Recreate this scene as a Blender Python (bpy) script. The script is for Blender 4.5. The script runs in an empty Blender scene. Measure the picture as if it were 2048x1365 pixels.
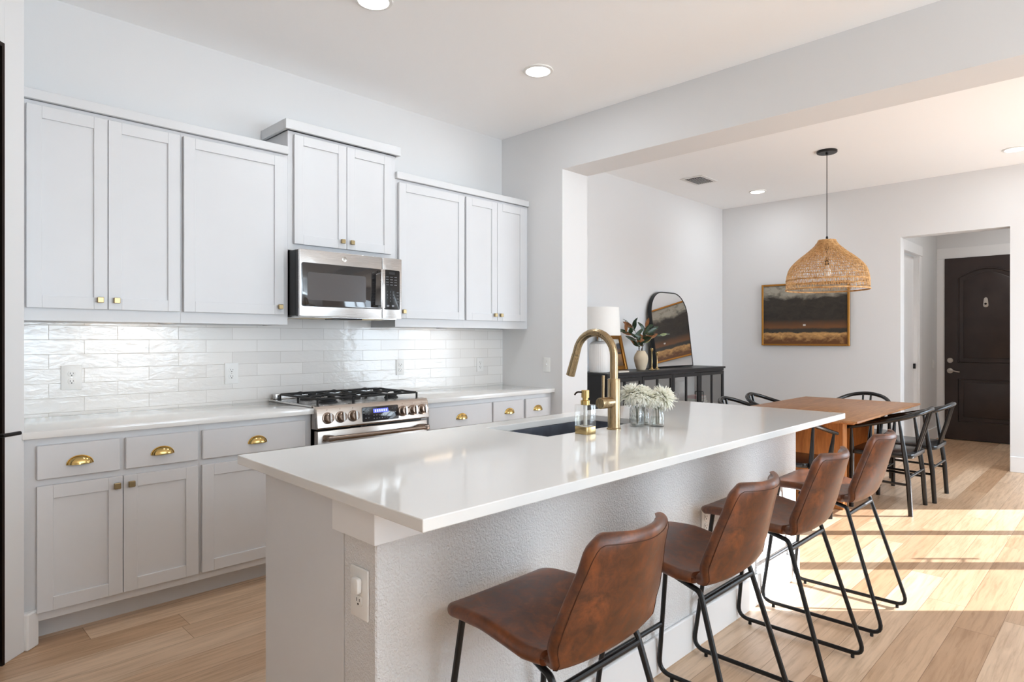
import bpy, bmesh, math, random
from mathutils import Vector, Matrix
random.seed(7)
SC = bpy.context.scene
COL = SC.collection
PI = math.pi

# ------------------------------------------------------------------ camera, light, exposure
TH = math.radians(44.7)
cam_d = bpy.data.cameras.new('camera')
cam = bpy.data.objects.new('camera', cam_d)
COL.objects.link(cam)
cam.location = (0, 0, 1.30)
cam.rotation_euler = (PI/2, 0, TH - PI/2)
cam_d.sensor_width = 36.0
cam_d.lens = 1262/2048*36
cam_d.shift_y = -2.5/2048
cam_d.clip_start = 0.05
SC.camera = cam
SC.view_settings.view_transform = 'Standard'
SC.view_settings.look = 'None'
SC.view_settings.gamma = 1.0
SC.view_settings.use_curve_mapping = False
SC.view_settings.exposure = 0.34
SC.cycles.use_denoising = True
SC.cycles.max_bounces = 10
SC.cycles.diffuse_bounces = 6
SC.cycles.glossy_bounces = 5
SC.cycles.transmission_bounces = 10
SC.cycles.transparent_max_bounces = 10
SC.cycles.caustics_reflective = False
SC.cycles.caustics_refractive = False
SC.cycles.sample_clamp_indirect = 6.0

W = bpy.data.worlds.new('sky'); SC.world = W
W.use_nodes = True
W.node_tree.nodes['Background'].inputs[0].default_value = (0.74, 0.87, 1.0, 1)
W.node_tree.nodes['Background'].inputs[1].default_value = 4.4

def light(name, kind, loc, energy, color=(1, 1, 1), rot=(0, 0, 0), **kw):
    d = bpy.data.lights.new(name, kind); d.energy = energy; d.color = color
    for k, v in kw.items(): setattr(d, k, v)
    o = bpy.data.objects.new(name, d); COL.objects.link(o)
    o.location = loc; o.rotation_euler = rot
    return o
# sun: comes in through the triple dining window, travelling towards -x +y
SUN_EL = math.radians(25)
sdir = Vector((-0.7034*math.cos(SUN_EL), 0.711*math.cos(SUN_EL), -math.sin(SUN_EL)))
sun = light('sun', 'SUN', (9, -5, 5), 12.0, (0.92, 0.95, 1.0), angle=0.006)
sun.rotation_euler = sdir.to_track_quat('-Z', 'Y').to_euler()
# area lamps standing in for daylight at the window openings
light('daylight_dining', 'AREA', (6.05, -1.12, 1.35), 44, (0.76, 0.89, 1.0), (PI/2+.15, 0, 0), shape='RECTANGLE', size=2.0, size_y=1.7)
light('living_fill', 'AREA', (2.55, -4.22, 1.45), 212, (0.76, 0.90, 1.0), (PI/2+1.3, 0, 0), shape='RECTANGLE', size=2.8, size_y=2.4)  # added lamp outside unseen windows, tilted up to brighten the ceiling

# ------------------------------------------------------------------ materials
def s2l(c):
    return tuple(((v/255)/12.92 if v/255 <= 0.04045 else ((v/255+0.055)/1.055)**2.4) for v in c)
class N:
    def __init__(s, name, color=(.8, .8, .8), rough=.5, metal=0.0, **kw):
        s.m = bpy.data.materials.new(name); s.m.use_nodes = True
        s.t = s.m.node_tree; s.b = s.t.nodes['Principled BSDF']
        s.b.inputs['Base Color'].default_value = (*color, 1)
        s.b.inputs['Roughness'].default_value = rough
        s.b.inputs['Metallic'].default_value = metal
        for k, v in kw.items(): s.b.inputs[k.replace('_', ' ')].default_value = v
    def n(s, typ, **kw):
        nd = s.t.nodes.new(typ)
        for k, v in kw.items():
            if k.startswith('i_'):
                key = k[2:]
                key = int(key) if key.isdigit() else key.replace('_', ' ')
                nd.inputs[key].default_value = v
            else: setattr(nd, k, v)
        return nd
    def l(s, a, b): s.t.links.new(a, b)
    def coord(s, scale=(1, 1, 1), kind='Object'):
        tc = s.n('ShaderNodeTexCoord'); mp = s.n('ShaderNodeMapping'); mp.inputs['Scale'].default_value = scale
        s.l(tc.outputs[kind], mp.inputs['Vector']); return mp.outputs[0]
    def noise(s, vec, scale, detail=3, rough=.5, dist=0):
        nz = s.n('ShaderNodeTexNoise'); nz.inputs['Scale'].default_value = scale; nz.inputs['Detail'].default_value = detail
        nz.inputs['Roughness'].default_value = rough; nz.inputs['Distortion'].default_value = dist
        s.l(vec, nz.inputs['Vector']); return nz.outputs[0]
    def ramp(s, fac, stops):
        r = s.n('ShaderNodeValToRGB'); e = r.color_ramp.elements
        while len(e) < len(stops): e.new(.5)
        for i, (p, c) in enumerate(stops): e[i].position = p; e[i].color = (*c, 1) if len(c) == 3 else c
        s.l(fac, r.inputs[0]); return r.outputs[0]
    def mix(s, fac, a, b, mode='MIX'):
        mx = s.n('ShaderNodeMix', data_type='RGBA', blend_type=mode)
        for sock, v in ((mx.inputs[0], fac), (mx.inputs[6], a), (mx.inputs[7], b)):
            if isinstance(v, (int, float)): sock.default_value = v
            elif isinstance(v, tuple): sock.default_value = (*v, 1)
            else: s.l(v, sock)
        return mx.outputs[2]
    def math(s, op, a, b=None):
        m = s.n('ShaderNodeMath', operation=op)
        for i, v in enumerate((a, b)):
            if v is None: continue
            if isinstance(v, (int, float)): m.inputs[i].default_value = v
            else: s.l(v, m.inputs[i])
        return m.outputs[0]
    def bump(s, h, strength=.2, dist=.001):
        bp = s.n('ShaderNodeBump'); bp.inputs['Strength'].default_value = strength; bp.inputs['Distance'].default_value = dist
        s.l(h, bp.inputs['Height']); s.l(bp.outputs[0], s.b.inputs['Normal']); return bp
    def col(s, c): s.l(c, s.b.inputs['Base Color'])

M = {}
def simple(name, rgb, rough=.5, metal=0., var=0.0, vs=8.0, bump=0.0, bs=200., **kw):
    a = N(name, s2l(rgb), rough, metal, **kw)
    v = a.coord()
    if var:
        nz = a.noise(v, vs, 3); c = s2l(rgb)
        a.col(a.ramp(nz, [(.3, tuple(x*(1-var) for x in c)), (.7, tuple(min(1, x*(1+var)) for x in c))]))
    if bump: a.bump(a.noise(v, bs, 3), bump, .002)
    M[name] = a.m; return a

simple('wall_paint', (224, 224, 224), .75, bump=.10, bs=260)
simple('ceiling_paint', (251, 251, 251), .85, bump=.16, bs=170)
simple('texture_paint', (235, 235, 234), .7)
a = N('pony_paint', s2l((229, 229, 229)), .65); v = a.coord()
a.bump(a.ramp(a.noise(v, 135, 3, .6), [(.32, (0, 0, 0)), (.66, (1, 1, 1))]), .75, .0045); M['pony_paint'] = a.m
simple('cabinet_paint', (217, 218, 220), .38, var=.012, vs=5)
simple('trim_paint', (236, 236, 236), .35)
simple('quartz', (233, 233, 231), .075, var=.012, vs=3, Coat_Weight=.0)
simple('plastic_white', (236, 236, 234), .3)
simple('slot_dark', (30, 28, 28), .6)
simple('black_metal', (26, 26, 27), .38, .3)
simple('black_paint', (24, 24, 25), .24)
simple('sideboard_black', (34, 33, 34), .42, .2)
simple('black_plastic', (18, 18, 19), .35)
simple('cast_iron', (22, 22, 23), .55, bump=.2, bs=400)
simple('enamel_black', (14, 14, 15), .22)
simple('knob_brass', (170, 150, 112), .35, 1.0)
simple('mirror', (245, 245, 245), .01, 1.0)
simple('sink_dark', (92, 97, 108), .38, .25, var=.25, vs=14, bump=.1, bs=60)
simple('cream_ceramic', (222, 205, 178), .7, var=.04, vs=12)
simple('lamp_ceramic', (243, 240, 236), .45)
simple('stem_brown', (86, 70, 50), .7)
simple('stem_green', (52, 66, 34), .6)
simple('leaf_green', (46, 66, 44), .32, var=.3, vs=30)
simple('leaf_rust', (132, 82, 36), .6, var=.3, vs=30)
simple('leaf_pale', (140, 152, 104), .5, var=.2, vs=30)
a = N('petal', (.9, .9, .85), .6)
df = a.n('ShaderNodeBsdfDiffuse'); df.inputs[0].default_value = (*s2l((255, 254, 248)), 1)
tl = a.n('ShaderNodeBsdfTranslucent'); tl.inputs[0].default_value = (*s2l((255, 254, 244)), 1)
mx = a.n('ShaderNodeMixShader'); mx.inputs[0].default_value = .5
a.l(df.outputs[0], mx.inputs[1]); a.l(tl.outputs[0], mx.inputs[2]); a.l(mx.outputs[0], a.t.nodes['Material Output'].inputs[0]); M['petal'] = a.m
simple('petal_core', (214, 222, 120), .6)
simple('nickel', (196, 190, 182), .3, 1.0)
simple('bronze_dark', (44, 34, 30), .4, .8)
simple('door_dark', (48, 36, 33), .33, var=.18, vs=6, bump=.06, bs=40)
simple('rubber', (20, 20, 20), .8)
simple('book_red', (196, 74, 66), .6); simple('book_white', (232, 228, 222), .6); simple('book_tan', (216, 198, 172), .6)
simple('lampshade_white', (246, 244, 240), .8)
simple('vent_dark', (70, 68, 66), .7)
simple('vent_white', (228, 227, 224), .5)
simple('key_print', (128, 130, 136), .5)
simple('range_dark_glass', (34, 34, 38), .08, 0, Specular_IOR_Level=.7)

# brushed metals
def brushed(name, rgb, rough, axis=(1, 1, 60)):
    a = N(name, s2l(rgb), rough, 1.0); v = a.coord(axis)
    nz = a.noise(v, 12, 4)
    c = s2l(rgb)
    a.col(a.ramp(nz, [(.3, tuple(x*.94 for x in c)), (.7, tuple(min(1, x*1.04) for x in c))]))
    a.l(a.ramp(nz, [(.3, (rough*.9,)*3), (.7, (rough*1.1,)*3)]), a.b.inputs['Roughness'])
    M[name] = a.m
brushed('stainless', (206, 205, 204), .26, (1, 1, 60))
brushed('stainless_warm', (188, 180, 173), .25, (1, 1, 60))
brushed('knob_metal', (146, 130, 118), .28, (1, 1, 60))
brushed('brass', (200, 174, 124), .26, (60, 1, 60))
brushed('brass_bright', (206, 178, 116), .17, (60, 1, 60))
brushed('faucet_brass', (174, 153, 120), .28, (60, 60, 2))
brushed('gold_leaf', (176, 124, 62), .42, (14, 14, 14))

def glass(name, color=(1, 1, 1), rough=0.0, ior=1.45, mixT=0.0):
    a = N(name, color, rough, 0.0)
    a.b.inputs['Transmission Weight'].default_value = 1.0
    a.b.inputs['IOR'].default_value = ior
    M[name] = a.m
# thin glass: mostly transparent, mirror-like towards grazing angles
def thin_glass(name, tint, base, graze):
    a = N(name, (1, 1, 1), .02)
    tr = a.n('ShaderNodeBsdfTransparent'); tr.inputs[0].default_value = (*tint, 1)
    gl = a.n('ShaderNodeBsdfGlossy'); gl.inputs['Roughness'].default_value = .02
    lw = a.n('ShaderNodeLayerWeight'); lw.inputs['Blend'].default_value = .5
    f = a.math('ADD', a.math('MULTIPLY', a.math('POWER', lw.outputs['Facing'], 3.0), graze), base)
    mx = a.n('ShaderNodeMixShader'); a.l(f, mx.inputs[0]); a.l(tr.outputs[0], mx.inputs[1]); a.l(gl.outputs[0], mx.inputs[2])
    a.l(mx.outputs[0], a.t.nodes['Material Output'].inputs[0]); M[name] = a.m
thin_glass('pane_glass', (.97, .98, .98), .24, .5)
thin_glass('clear_glass', (.96, .965, .96), .07, .7)
thin_glass('soap_liquid', (.93, .92, .89), .04, .3)
thin_glass('water', (.95, .96, .95), .04, .4)
# microwave window
a = N('microwave_glass', s2l((30, 29, 31)), .06, 0); a.b.inputs['Specular IOR Level'].default_value = 1.0; M['microwave_glass'] = a.m
a = N('microwave_mesh', s2l((112, 112, 114)), .12, 0.55); M['microwave_mesh'] = a.m
# rattan
a = N('rattan', s2l((196, 148, 92)), .6); v = a.coord()
a.col(a.ramp(a.noise(v, 40, 2), [(.3, s2l((184, 134, 78))), (.7, s2l((232, 190, 134)))])); M['rattan'] = a.m
# emission
def emit(name, rgb, st):
    a = N(name, (0, 0, 0), .5); a.b.inputs['Emission Color'].default_value = (*rgb, 1); a.b.inputs['Emission Strength'].default_value = st
    M[name] = a.m
emit('lens_on', (1, .97, .92), 6)
emit('led_on', (1, .74, .48), 7)
emit('display_blue', (.10, .12, .85), 1.6)
emit('display_digit', (.35, .40, 1.0), 2.2)

# oak floor: planks along x, row by row offset, per plank tone, stretched grain
a = N('oak_floor', (.5, .3, .2), .36)
tc = a.n('ShaderNodeTexCoord'); sp = a.n('ShaderNodeSeparateXYZ'); a.l(tc.outputs['Object'], sp.inputs[0])
PW, PL = .155, 1.55
yy = a.math('DIVIDE', a.math('ADD', sp.outputs[1], 10*PW - (3.07 % PW)), PW)
row = a.math('FLOOR', yy); fy = a.math('FRACT', yy)
wn = a.n('ShaderNodeTexWhiteNoise', noise_dimensions='1D'); a.l(row, wn.inputs['W'])
xx = a.math('ADD', a.math('DIVIDE', sp.outputs[0], PL), a.math('MULTIPLY', wn.outputs[0], 7.0))
colm = a.math('FLOOR', xx); fx = a.math('FRACT', xx)
cb = a.n('ShaderNodeCombineXYZ'); a.l(row, cb.inputs[0]); a.l(colm, cb.inputs[1])
wn2 = a.n('ShaderNodeTexWhiteNoise', noise_dimensions='2D'); a.l(cb.outputs[0], wn2.inputs['Vector'])
off = a.n('ShaderNodeVectorMath', operation='SCALE'); a.l(wn2.outputs['Color'], off.inputs[0]); off.inputs[3].default_value = 30
av = a.n('ShaderNodeVectorMath', operation='ADD'); a.l(tc.outputs['Object'], av.inputs[0]); a.l(off.outputs[0], av.inputs[1])
mp = a.n('ShaderNodeMapping'); mp.inputs['Scale'].default_value = (1.6, 26, 1); a.l(av.outputs[0], mp.inputs[0])
g1 = a.noise(mp.outputs[0], 2.2, 6, .62, .6)
mp2 = a.n('ShaderNodeMapping'); mp2.inputs['Scale'].default_value = (.9, 7, 1); a.l(av.outputs[0], mp2.inputs[0])
g2 = a.noise(mp2.outputs[0], 1.6, 3, .5, 1.6)
base = a.ramp(wn2.outputs[0], [(0, s2l((184, 147, 113))), (.5, s2l((205, 172, 140))), (1, s2l((220, 192, 163)))])
grain = a.ramp(g1, [(.30, (.76, .71, .65)), (.52, (1, 1, 1)), (.75, (1.07, 1.05, 1.03))])
fig = a.ramp(g2, [(.35, (.90, .88, .86)), (.6, (1.03, 1.03, 1.03))])
c = a.mix(1.0, a.mix(1.0, base, grain, 'MULTIPLY'), fig, 'MULTIPLY')
ey = a.math('MINIMUM', fy, a.math('SUBTRACT', 1.0, fy)); ex = a.math('MINIMUM', fx, a.math('SUBTRACT', 1.0, fx))
gap = a.math('MINIMUM', a.math('DIVIDE', ey, .010), a.math('DIVIDE', ex, .0012))
gapc = a.ramp(gap, [(.25, (0.45, .38, .32)), (1, (1, 1, 1))])
a.col(a.mix(1.0, c, gapc, 'MULTIPLY'))
a.l(a.ramp(g1, [(.3, (.44,)*3), (.7, (.33,)*3)]), a.b.inputs['Roughness'])
a.bump(a.mix(1.0, gapc, a.ramp(g1, [(.3, (.93,)*3), (.6, (1, 1, 1))]), 'MULTIPLY'), .25, .0015)
M['oak_floor'] = a.m

# hand made glazed tile, running bond 300 x 73 mm
a = N('glazed_tile', s2l((236, 234, 231)), .09)
tc = a.n('ShaderNodeTexCoord'); sp = a.n('ShaderNodeSeparateXYZ'); a.l(tc.outputs['Object'], sp.inputs[0])
cb = a.n('ShaderNodeCombineXYZ')
a.l(a.math('ADD', sp.outputs[0], -.765+.301), cb.inputs[0]); a.l(a.math('ADD', sp.outputs[2], -1.300+.0738*10), cb.inputs[1])
br = a.n('ShaderNodeTexBrick'); br.offset = .5; br.inputs['Scale'].default_value = 1
br.inputs['Mortar Size'].default_value = .0016; br.inputs['Mortar Smooth'].default_value = .3
br.inputs['Brick Width'].default_value = .301; br.inputs['Row Height'].default_value = .0738; br.inputs['Bias'].default_value = 0
br.inputs['Color1'].default_value = (*s2l((232, 230, 227)), 1); br.inputs['Color2'].default_value = (*s2l((243, 241, 238)), 1)
br.inputs['Mortar'].default_value = (*s2l((206, 202, 197)), 1)
a.l(cb.outputs[0], br.inputs['Vector']); a.col(br.outputs['Color'])
mpt = a.n('ShaderNodeMapping'); mpt.inputs['Scale'].default_value = (11, 11, 26); a.l(tc.outputs['Object'], mpt.inputs[0])
# every tile sits at its own slight tilt, so its gloss catches a different patch of the room
nz = a.noise(mpt.outputs[0], 1.0, 3, .5, .8)
nz2 = a.noise(mpt.outputs[0], 4.0, 2, .5, .3)
hsum = a.math('ADD', a.math('MULTIPLY', nz, 1.0), a.math('MULTIPLY', nz2, .12))
hh = a.math('SUBTRACT', hsum, a.math('MULTIPLY', br.outputs['Fac'], .35))
bp = a.bump(hh, .32, .006)
a.l(a.ramp(br.outputs['Fac'], [(0, (.10,)*3), (1, (.7,)*3)]), a.b.inputs['Roughness'])
M['glazed_tile'] = a.m

# leather
a = N('leather', (.2, .08, .03), .40); v = a.coord()
n1 = a.noise(v, 10, 7, .68, .6); n2 = a.noise(v, 34, 5, .65, .5)
c1 = a.ramp(n1, [(.30, s2l((58, 28, 13))), (.50, s2l((86, 44, 19))), (.70, s2l((146, 79, 34)))])
a.col(a.mix(.42, c1, a.ramp(n2, [(.35, s2l((54, 27, 13))), (.65, s2l((132, 72, 31)))])))
a.l(a.ramp(n2, [(.3, (.34,)*3), (.7, (.48,)*3)]), a.b.inputs['Roughness'])
a.b.inputs['Coat Weight'].default_value = .22; a.b.inputs['Coat Roughness'].default_value = .28; a.b.inputs['Specular IOR Level'].default_value = .5
a.bump(a.noise(v, 420, 3), .10, .001); M['leather'] = a.m
simple('thread', (74, 42, 22), .7)

# table wood: grain along x
def wood(name, dark, lightc, scale, rough=.42):
    a = N(name, s2l(dark), rough); v = a.coord(scale)
    g = a.noise(v, 2.0, 6, .6, 1.2); g2 = a.noise(v, 9.0, 3, .5, .3)
    c = a.ramp(g, [(.3, s2l(dark)), (.7, s2l(lightc))])
    a.col(a.mix(1.0, c, a.ramp(g2, [(.3, (.86, .84, .82)), (.65, (1.04, 1.03, 1.02))]), 'MULTIPLY')); M[name] = a.m
wood('table_wood', (142, 94, 56), (186, 134, 86), (1.2, 12, 12), .36)
wood('pedestal_wood', (160, 98, 48), (204, 138, 74), (10, 10, 1.2), .45)

# landscape pictures
def landscape(name, seed, sky_a, sky_b, hill, field_a, field_b, hz, th):
    a = N(name, (.3, .3, .3), .5)
    tc = a.n('ShaderNodeTexCoord'); sp = a.n('ShaderNodeSeparateXYZ'); a.l(tc.outputs['Generated'], sp.inputs[0])
    v = a.n('ShaderNodeMapping'); v.inputs['Location'].default_value = (seed, seed*.7, seed*1.3); v.inputs['Scale'].default_value = (3, 3, 3.6)
    a.l(tc.outputs['Generated'], v.inputs[0])
    n1 = a.noise(v.outputs[0], 1.0, 5, .55, .6); n2 = a.noise(v.outputs[0], 3.5, 5, .6, .8)
    z = sp.outputs[2]
    zz = a.math('ADD', z, a.math('MULTIPLY', a.math('SUBTRACT', n1, .5), .34))
    z2 = a.math('ADD', z, a.math('MULTIPLY', a.math('SUBTRACT', n2, .5), .07))
    sky = a.ramp(a.math('ADD', n2, a.math('MULTIPLY', zz, .25)), [(.42, sky_a), (.74, sky_b)])
    hillc = a.mix(a.ramp(n2, [(.35, (0, 0, 0)), (.75, (1, 1, 1))]), hill, tuple(x*2.1 for x in hill))
    glow = a.mix(a.ramp(z2, [(hz, (1, 1, 1)), (hz+.15, (0, 0, 0))]), hillc, s2l((122, 78, 42)))
    upper = a.mix(a.ramp(zz, [(th-.03, (0, 0, 0)), (th+.05, (1, 1, 1))]), glow, sky)
    band = a.mix(a.ramp(z2, [(hz-.015, (1, 1, 1)), (hz+.02, (0, 0, 0))]), upper, s2l((52, 48, 42)))
    field = a.ramp(a.math('ADD', z2, a.math('MULTIPLY', a.math('SUBTRACT', n2, .5), .25)), [(.05, field_a), (hz-.08, field_b)])
    a.col(a.mix(a.ramp(z2, [(hz-.085, (1, 1, 1)), (hz-.06, (0, 0, 0))]), band, field))
    M[name] = a.m
landscape('canvas_large', 3.1, s2l((70, 66, 58)), s2l((160, 154, 140)), s2l((38, 33, 27)), s2l((104, 64, 32)), s2l((206, 160, 100)), .26, .80)
landscape('canvas_small', 8.4, s2l((188, 186, 178)), s2l((222, 220, 212)), s2l((52, 56, 62)), s2l((92, 66, 40)), s2l((168, 124, 80)), .52, .80)

# ------------------------------------------------------------------ mesh builder
def fillet(pts, r, n=5, closed=False):
    P = [Vector(p) for p in pts]; out = []; L = len(P)
    for i, p in enumerate(P):
        if not closed and i in (0, L-1): out.append(p); continue
        a_, b_ = P[i-1]-p, P[(i+1) % L]-p
        rr = r[i] if isinstance(r, (list, tuple)) else r
        d = min(rr, a_.length*.48, b_.length*.48)
        p0, p1 = p+a_.normalized()*d, p+b_.normalized()*d
        for k in range(n+1):
            t = k/n; out.append((1-t)**2*p0+2*t*(1-t)*p+t*t*p1)
    return out
def catmull(pts, n=6, closed=False):
    P = [Vector(p) for p in pts]; out = []; L = len(P)
    rng = range(L) if closed else range(L-1)
    for i in rng:
        p1, p2 = P[i], P[(i+1) % L]
        p0 = P[i-1] if (closed or i > 0) else p1*2-p2
        p3 = P[(i+2) % L] if (closed or i+2 < L) else p2*2-p1
        for k in range(n):
            t = k/n
            out.append(.5*((2*p1)+(p2-p0)*t+(2*p0-5*p1+4*p2-p3)*t*t+(3*p1-p0-3*p2+p3)*t**3))
    if not closed: out.append(P[-1])
    return out

ORG = {}
class MB:
    def __init__(s): s.v = []; s.f = []
    def add(s, vs, fs):
        o = len(s.v); s.v += [tuple(x) for x in vs]; s.f += [tuple(i+o for i in f) for f in fs]; return s
    def box(s, x0, x1, y0, y1, z0, z1, bev=0.0, seg=1, mat=None):
        bm = bmesh.new(); bmesh.ops.create_cube(bm, size=1)
        for v in bm.verts:
            v.co = Vector(((x0+x1)/2+v.co.x*(x1-x0), (y0+y1)/2+v.co.y*(y1-y0), (z0+z1)/2+v.co.z*(z1-z0)))
        if bev: bmesh.ops.bevel(bm, geom=bm.edges[:], offset=bev, segments=seg, profile=.5, affect='EDGES')
        if mat is not None: bm.transform(mat)
        bm.verts.index_update()
        s.add([v.co[:] for v in bm.verts], [[v.index for v in f.verts] for f in bm.faces]); bm.free(); return s
    def tube(s, pts, r, seg=10, closed=False, flat=1.0, cap=True):
        P = [Vector(p) for p in pts]; n = len(P)
        T = []
        for i in range(n):
            a_ = P[(i-1) % n] if (closed or i > 0) else P[i]; b_ = P[(i+1) % n] if (closed or i < n-1) else P[i]
            T.append((b_-a_).normalized())
        up = Vector((0, 0, 1)) if abs(T[0].z) < .9 else Vector((0, 1, 0))
        nrm = (up-T[0]*up.dot(T[0])).normalized(); vs = []
        for i in range(n):
            nrm = nrm-T[i]*nrm.dot(T[i])
            nrm = nrm.normalized() if nrm.length > 1e-6 else T[i].orthogonal().normalized()
            bi = T[i].cross(nrm); rr = r[i] if isinstance(r, (list, tuple)) else r
            for k in range(seg):
                q = 2*PI*k/seg; vs.append(P[i]+nrm*math.cos(q)*rr+bi*math.sin(q)*rr*flat)
        fs = []
        for i in range(n if closed else n-1):
            j = (i+1) % n
            for k in range(seg): fs.append((i*seg+k, i*seg+(k+1) % seg, j*seg+(k+1) % seg, j*seg+k))
        if not closed and cap:
            fs.append(tuple(range(seg-1, -1, -1))); fs.append(tuple((n-1)*seg+k for k in range(seg)))
        return s.add(vs, fs)
    def lathe(s, prof, c=(0, 0, 0), seg=32, axis='z', cap=True):
        vs = []; fs = []; n = len(prof)
        for (r, h) in prof:
            for k in range(seg):
                q = 2*PI*k/seg; x, y = r*math.cos(q), r*math.sin(q)
                p = (x, y, h) if axis == 'z' else ((x, -h, y) if axis == '-y' else (-h, x, y))
                vs.append((p[0]+c[0], p[1]+c[1], p[2]+c[2]))
        for i in range(n-1):
            for k in range(seg): fs.append((i*seg+k, i*seg+(k+1) % seg, (i+1)*seg+(k+1) % seg, (i+1)*seg+k))
        if cap:
            if prof[0][0] > 1e-6: fs.append(tuple(range(seg-1, -1, -1)))
            if prof[-1][0] > 1e-6: fs.append(tuple((n-1)*seg+k for k in range(seg)))
        return s.add(vs, fs)
    def prism(s, poly, d, mat=None, bev=0):
        """poly: (x, y) outline, extruded from z=0 to z=d, then placed by mat"""
        bm = bmesh.new(); vs = [bm.verts.new((p[0], p[1], 0)) for p in poly]; f = bm.faces.new(vs)
        r = bmesh.ops.extrude_face_region(bm, geom=[f])
        for e in r['geom']:
            if isinstance(e, bmesh.types.BMVert): e.co.z = d
        bmesh.ops.recalc_face_normals(bm, faces=bm.faces[:])
        if bev:
            ed = [e for e in bm.edges if abs(e.verts[0].co.z-e.verts[1].co.z) < 1e-7]
            bmesh.ops.bevel(bm, geom=ed, offset=bev, segments=2, profile=.5, affect='EDGES')
        if mat is not None: bm.transform(mat)
        bm.verts.index_update()
        s.add([v.co[:] for v in bm.verts], [[v.index for v in f.verts] for f in bm.faces]); bm.free(); return s
    def build(s, name, mat, parent=None, smooth=35, world=True):
        org = Vector((0, 0, 0))
        if parent is not None and world: org = ORG.get(parent.name, Vector((0, 0, 0)))
        me = bpy.data.meshes.new(name)
        me.from_pydata([(v[0]-org.x, v[1]-org.y, v[2]-org.z) for v in s.v], [], s.f)
        bm = bmesh.new(); bm.from_mesh(me)
        bmesh.ops.remove_doubles(bm, verts=bm.verts[:], dist=1e-6)
        bmesh.ops.recalc_face_normals(bm, faces=bm.faces[:]); bm.to_mesh(me); bm.free()
        me.materials.append(M[mat] if isinstance(mat, str) else mat)
        if smooth:
            me.polygons.foreach_set('use_smooth', [True]*len(me.polygons))
            me.set_sharp_from_angle(angle=math.radians(smooth))
        o = bpy.data.objects.new(name, me); COL.objects.link(o)
        if parent is not None:
            o.parent = parent; ORG[o.name] = org
        return o
def thing(name, label, cat, loc=(0, 0, 0), rz=0, group=None):
    o = bpy.data.objects.new(name, None); COL.objects.link(o)
    o.empty_display_size = .1
    o.location = loc; o.rotation_euler = (0, 0, rz)
    o['label'] = label; o['category'] = cat
    if group: o['group'] = group
    ORG[o.name] = Vector(loc)
    return o
def tag(o, label, cat, group=None):
    o['label'] = label; o['category'] = cat
    if group: o['group'] = group
    return o
def struct(name, mb, mat, parent=None, **kw):
    o = mb.build(name, mat, parent, **kw)
    if parent is None: o['kind'] = 'structure'
    return o
def copy_tree(o, parent=None):
    c = o.copy(); COL.objects.link(c)
    if parent is not None: c.parent = parent
    for ch in list(o.children): copy_tree(ch, c)
    return c
def rrect(w, h, r, n=6):
    out = []
    for cx, cy, a0 in ((w/2-r, h/2-r, 0), (-w/2+r, h/2-r, PI/2), (-w/2+r, -h/2+r, PI), (w/2-r, -h/2+r, 1.5*PI)):
        for k in range(n+1): q = a0+PI/2*k/n; out.append((cx+r*math.cos(q), cy+r*math.sin(q)))
    return out
# frame facing -y: local (x, y) -> world (x, z), thickness towards -y
def face_my(x, y, z): return Matrix.Translation((x, y, z)) @ Matrix.Rotation(PI/2, 4, 'X')
def text_mesh(s, size, mat4, name, mat, parent, depth=.0004, align='CENTER'):
    cu = bpy.data.curves.new('t', 'FONT'); cu.body = s; cu.size = size; cu.align_x = align; cu.align_y = 'CENTER'; cu.extrude = depth
    o = bpy.data.objects.new('t', cu); COL.objects.link(o)
    dg = bpy.context.evaluated_depsgraph_get(); me = bpy.data.meshes.new_from_object(o.evaluated_get(dg))
    bpy.data.objects.remove(o); bpy.data.curves.remove(cu)
    mb = MB(); mb.add([mat4 @ v.co for v in me.vertices], [tuple(p.vertices) for p in me.polygons]); bpy.data.meshes.remove(me)
    return mb.build(name, mat, parent, smooth=0)

# ------------------------------------------------------------------ the setting
YB, XR, XR2, XD, CH = 3.883, 3.798, 4.115, 7.87, 3.02
struct('floor', MB().box(-3.2, 10.4, -4.3, 4.1, -.08, 0), 'oak_floor', smooth=0)
struct('ceiling', MB().box(-3.2, XR2, -4.3, 4.1, CH, CH+.08).box(XR2, 10.4, -1.01, 4.1, CH, CH+.08), 'ceiling_paint', smooth=0)
struct('wall_back', MB().box(-1.2, XD+.15, YB, YB+.12, 0, CH), 'wall_paint', smooth=0)
# stub, header beam between kitchen and dining room
wr = MB().box(XR, XR2, 3.203, YB, 0, CH).box(XR, XR2, -.95, 3.203, 2.642, CH).box(XR, XR2, -4.1, -.95, 0, CH)
struct('wall_right', wr, 'wall_paint', smooth=0)
wd = MB().box(XD, XD+.15, 1.828, YB, 0, CH).box(XD, XD+.15, -1.01, .885, 0, CH).box(XD, XD+.15, .885, 1.828, 2.42, CH)
struct('wall_dining', wd, 'wall_paint', smooth=0)
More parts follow.
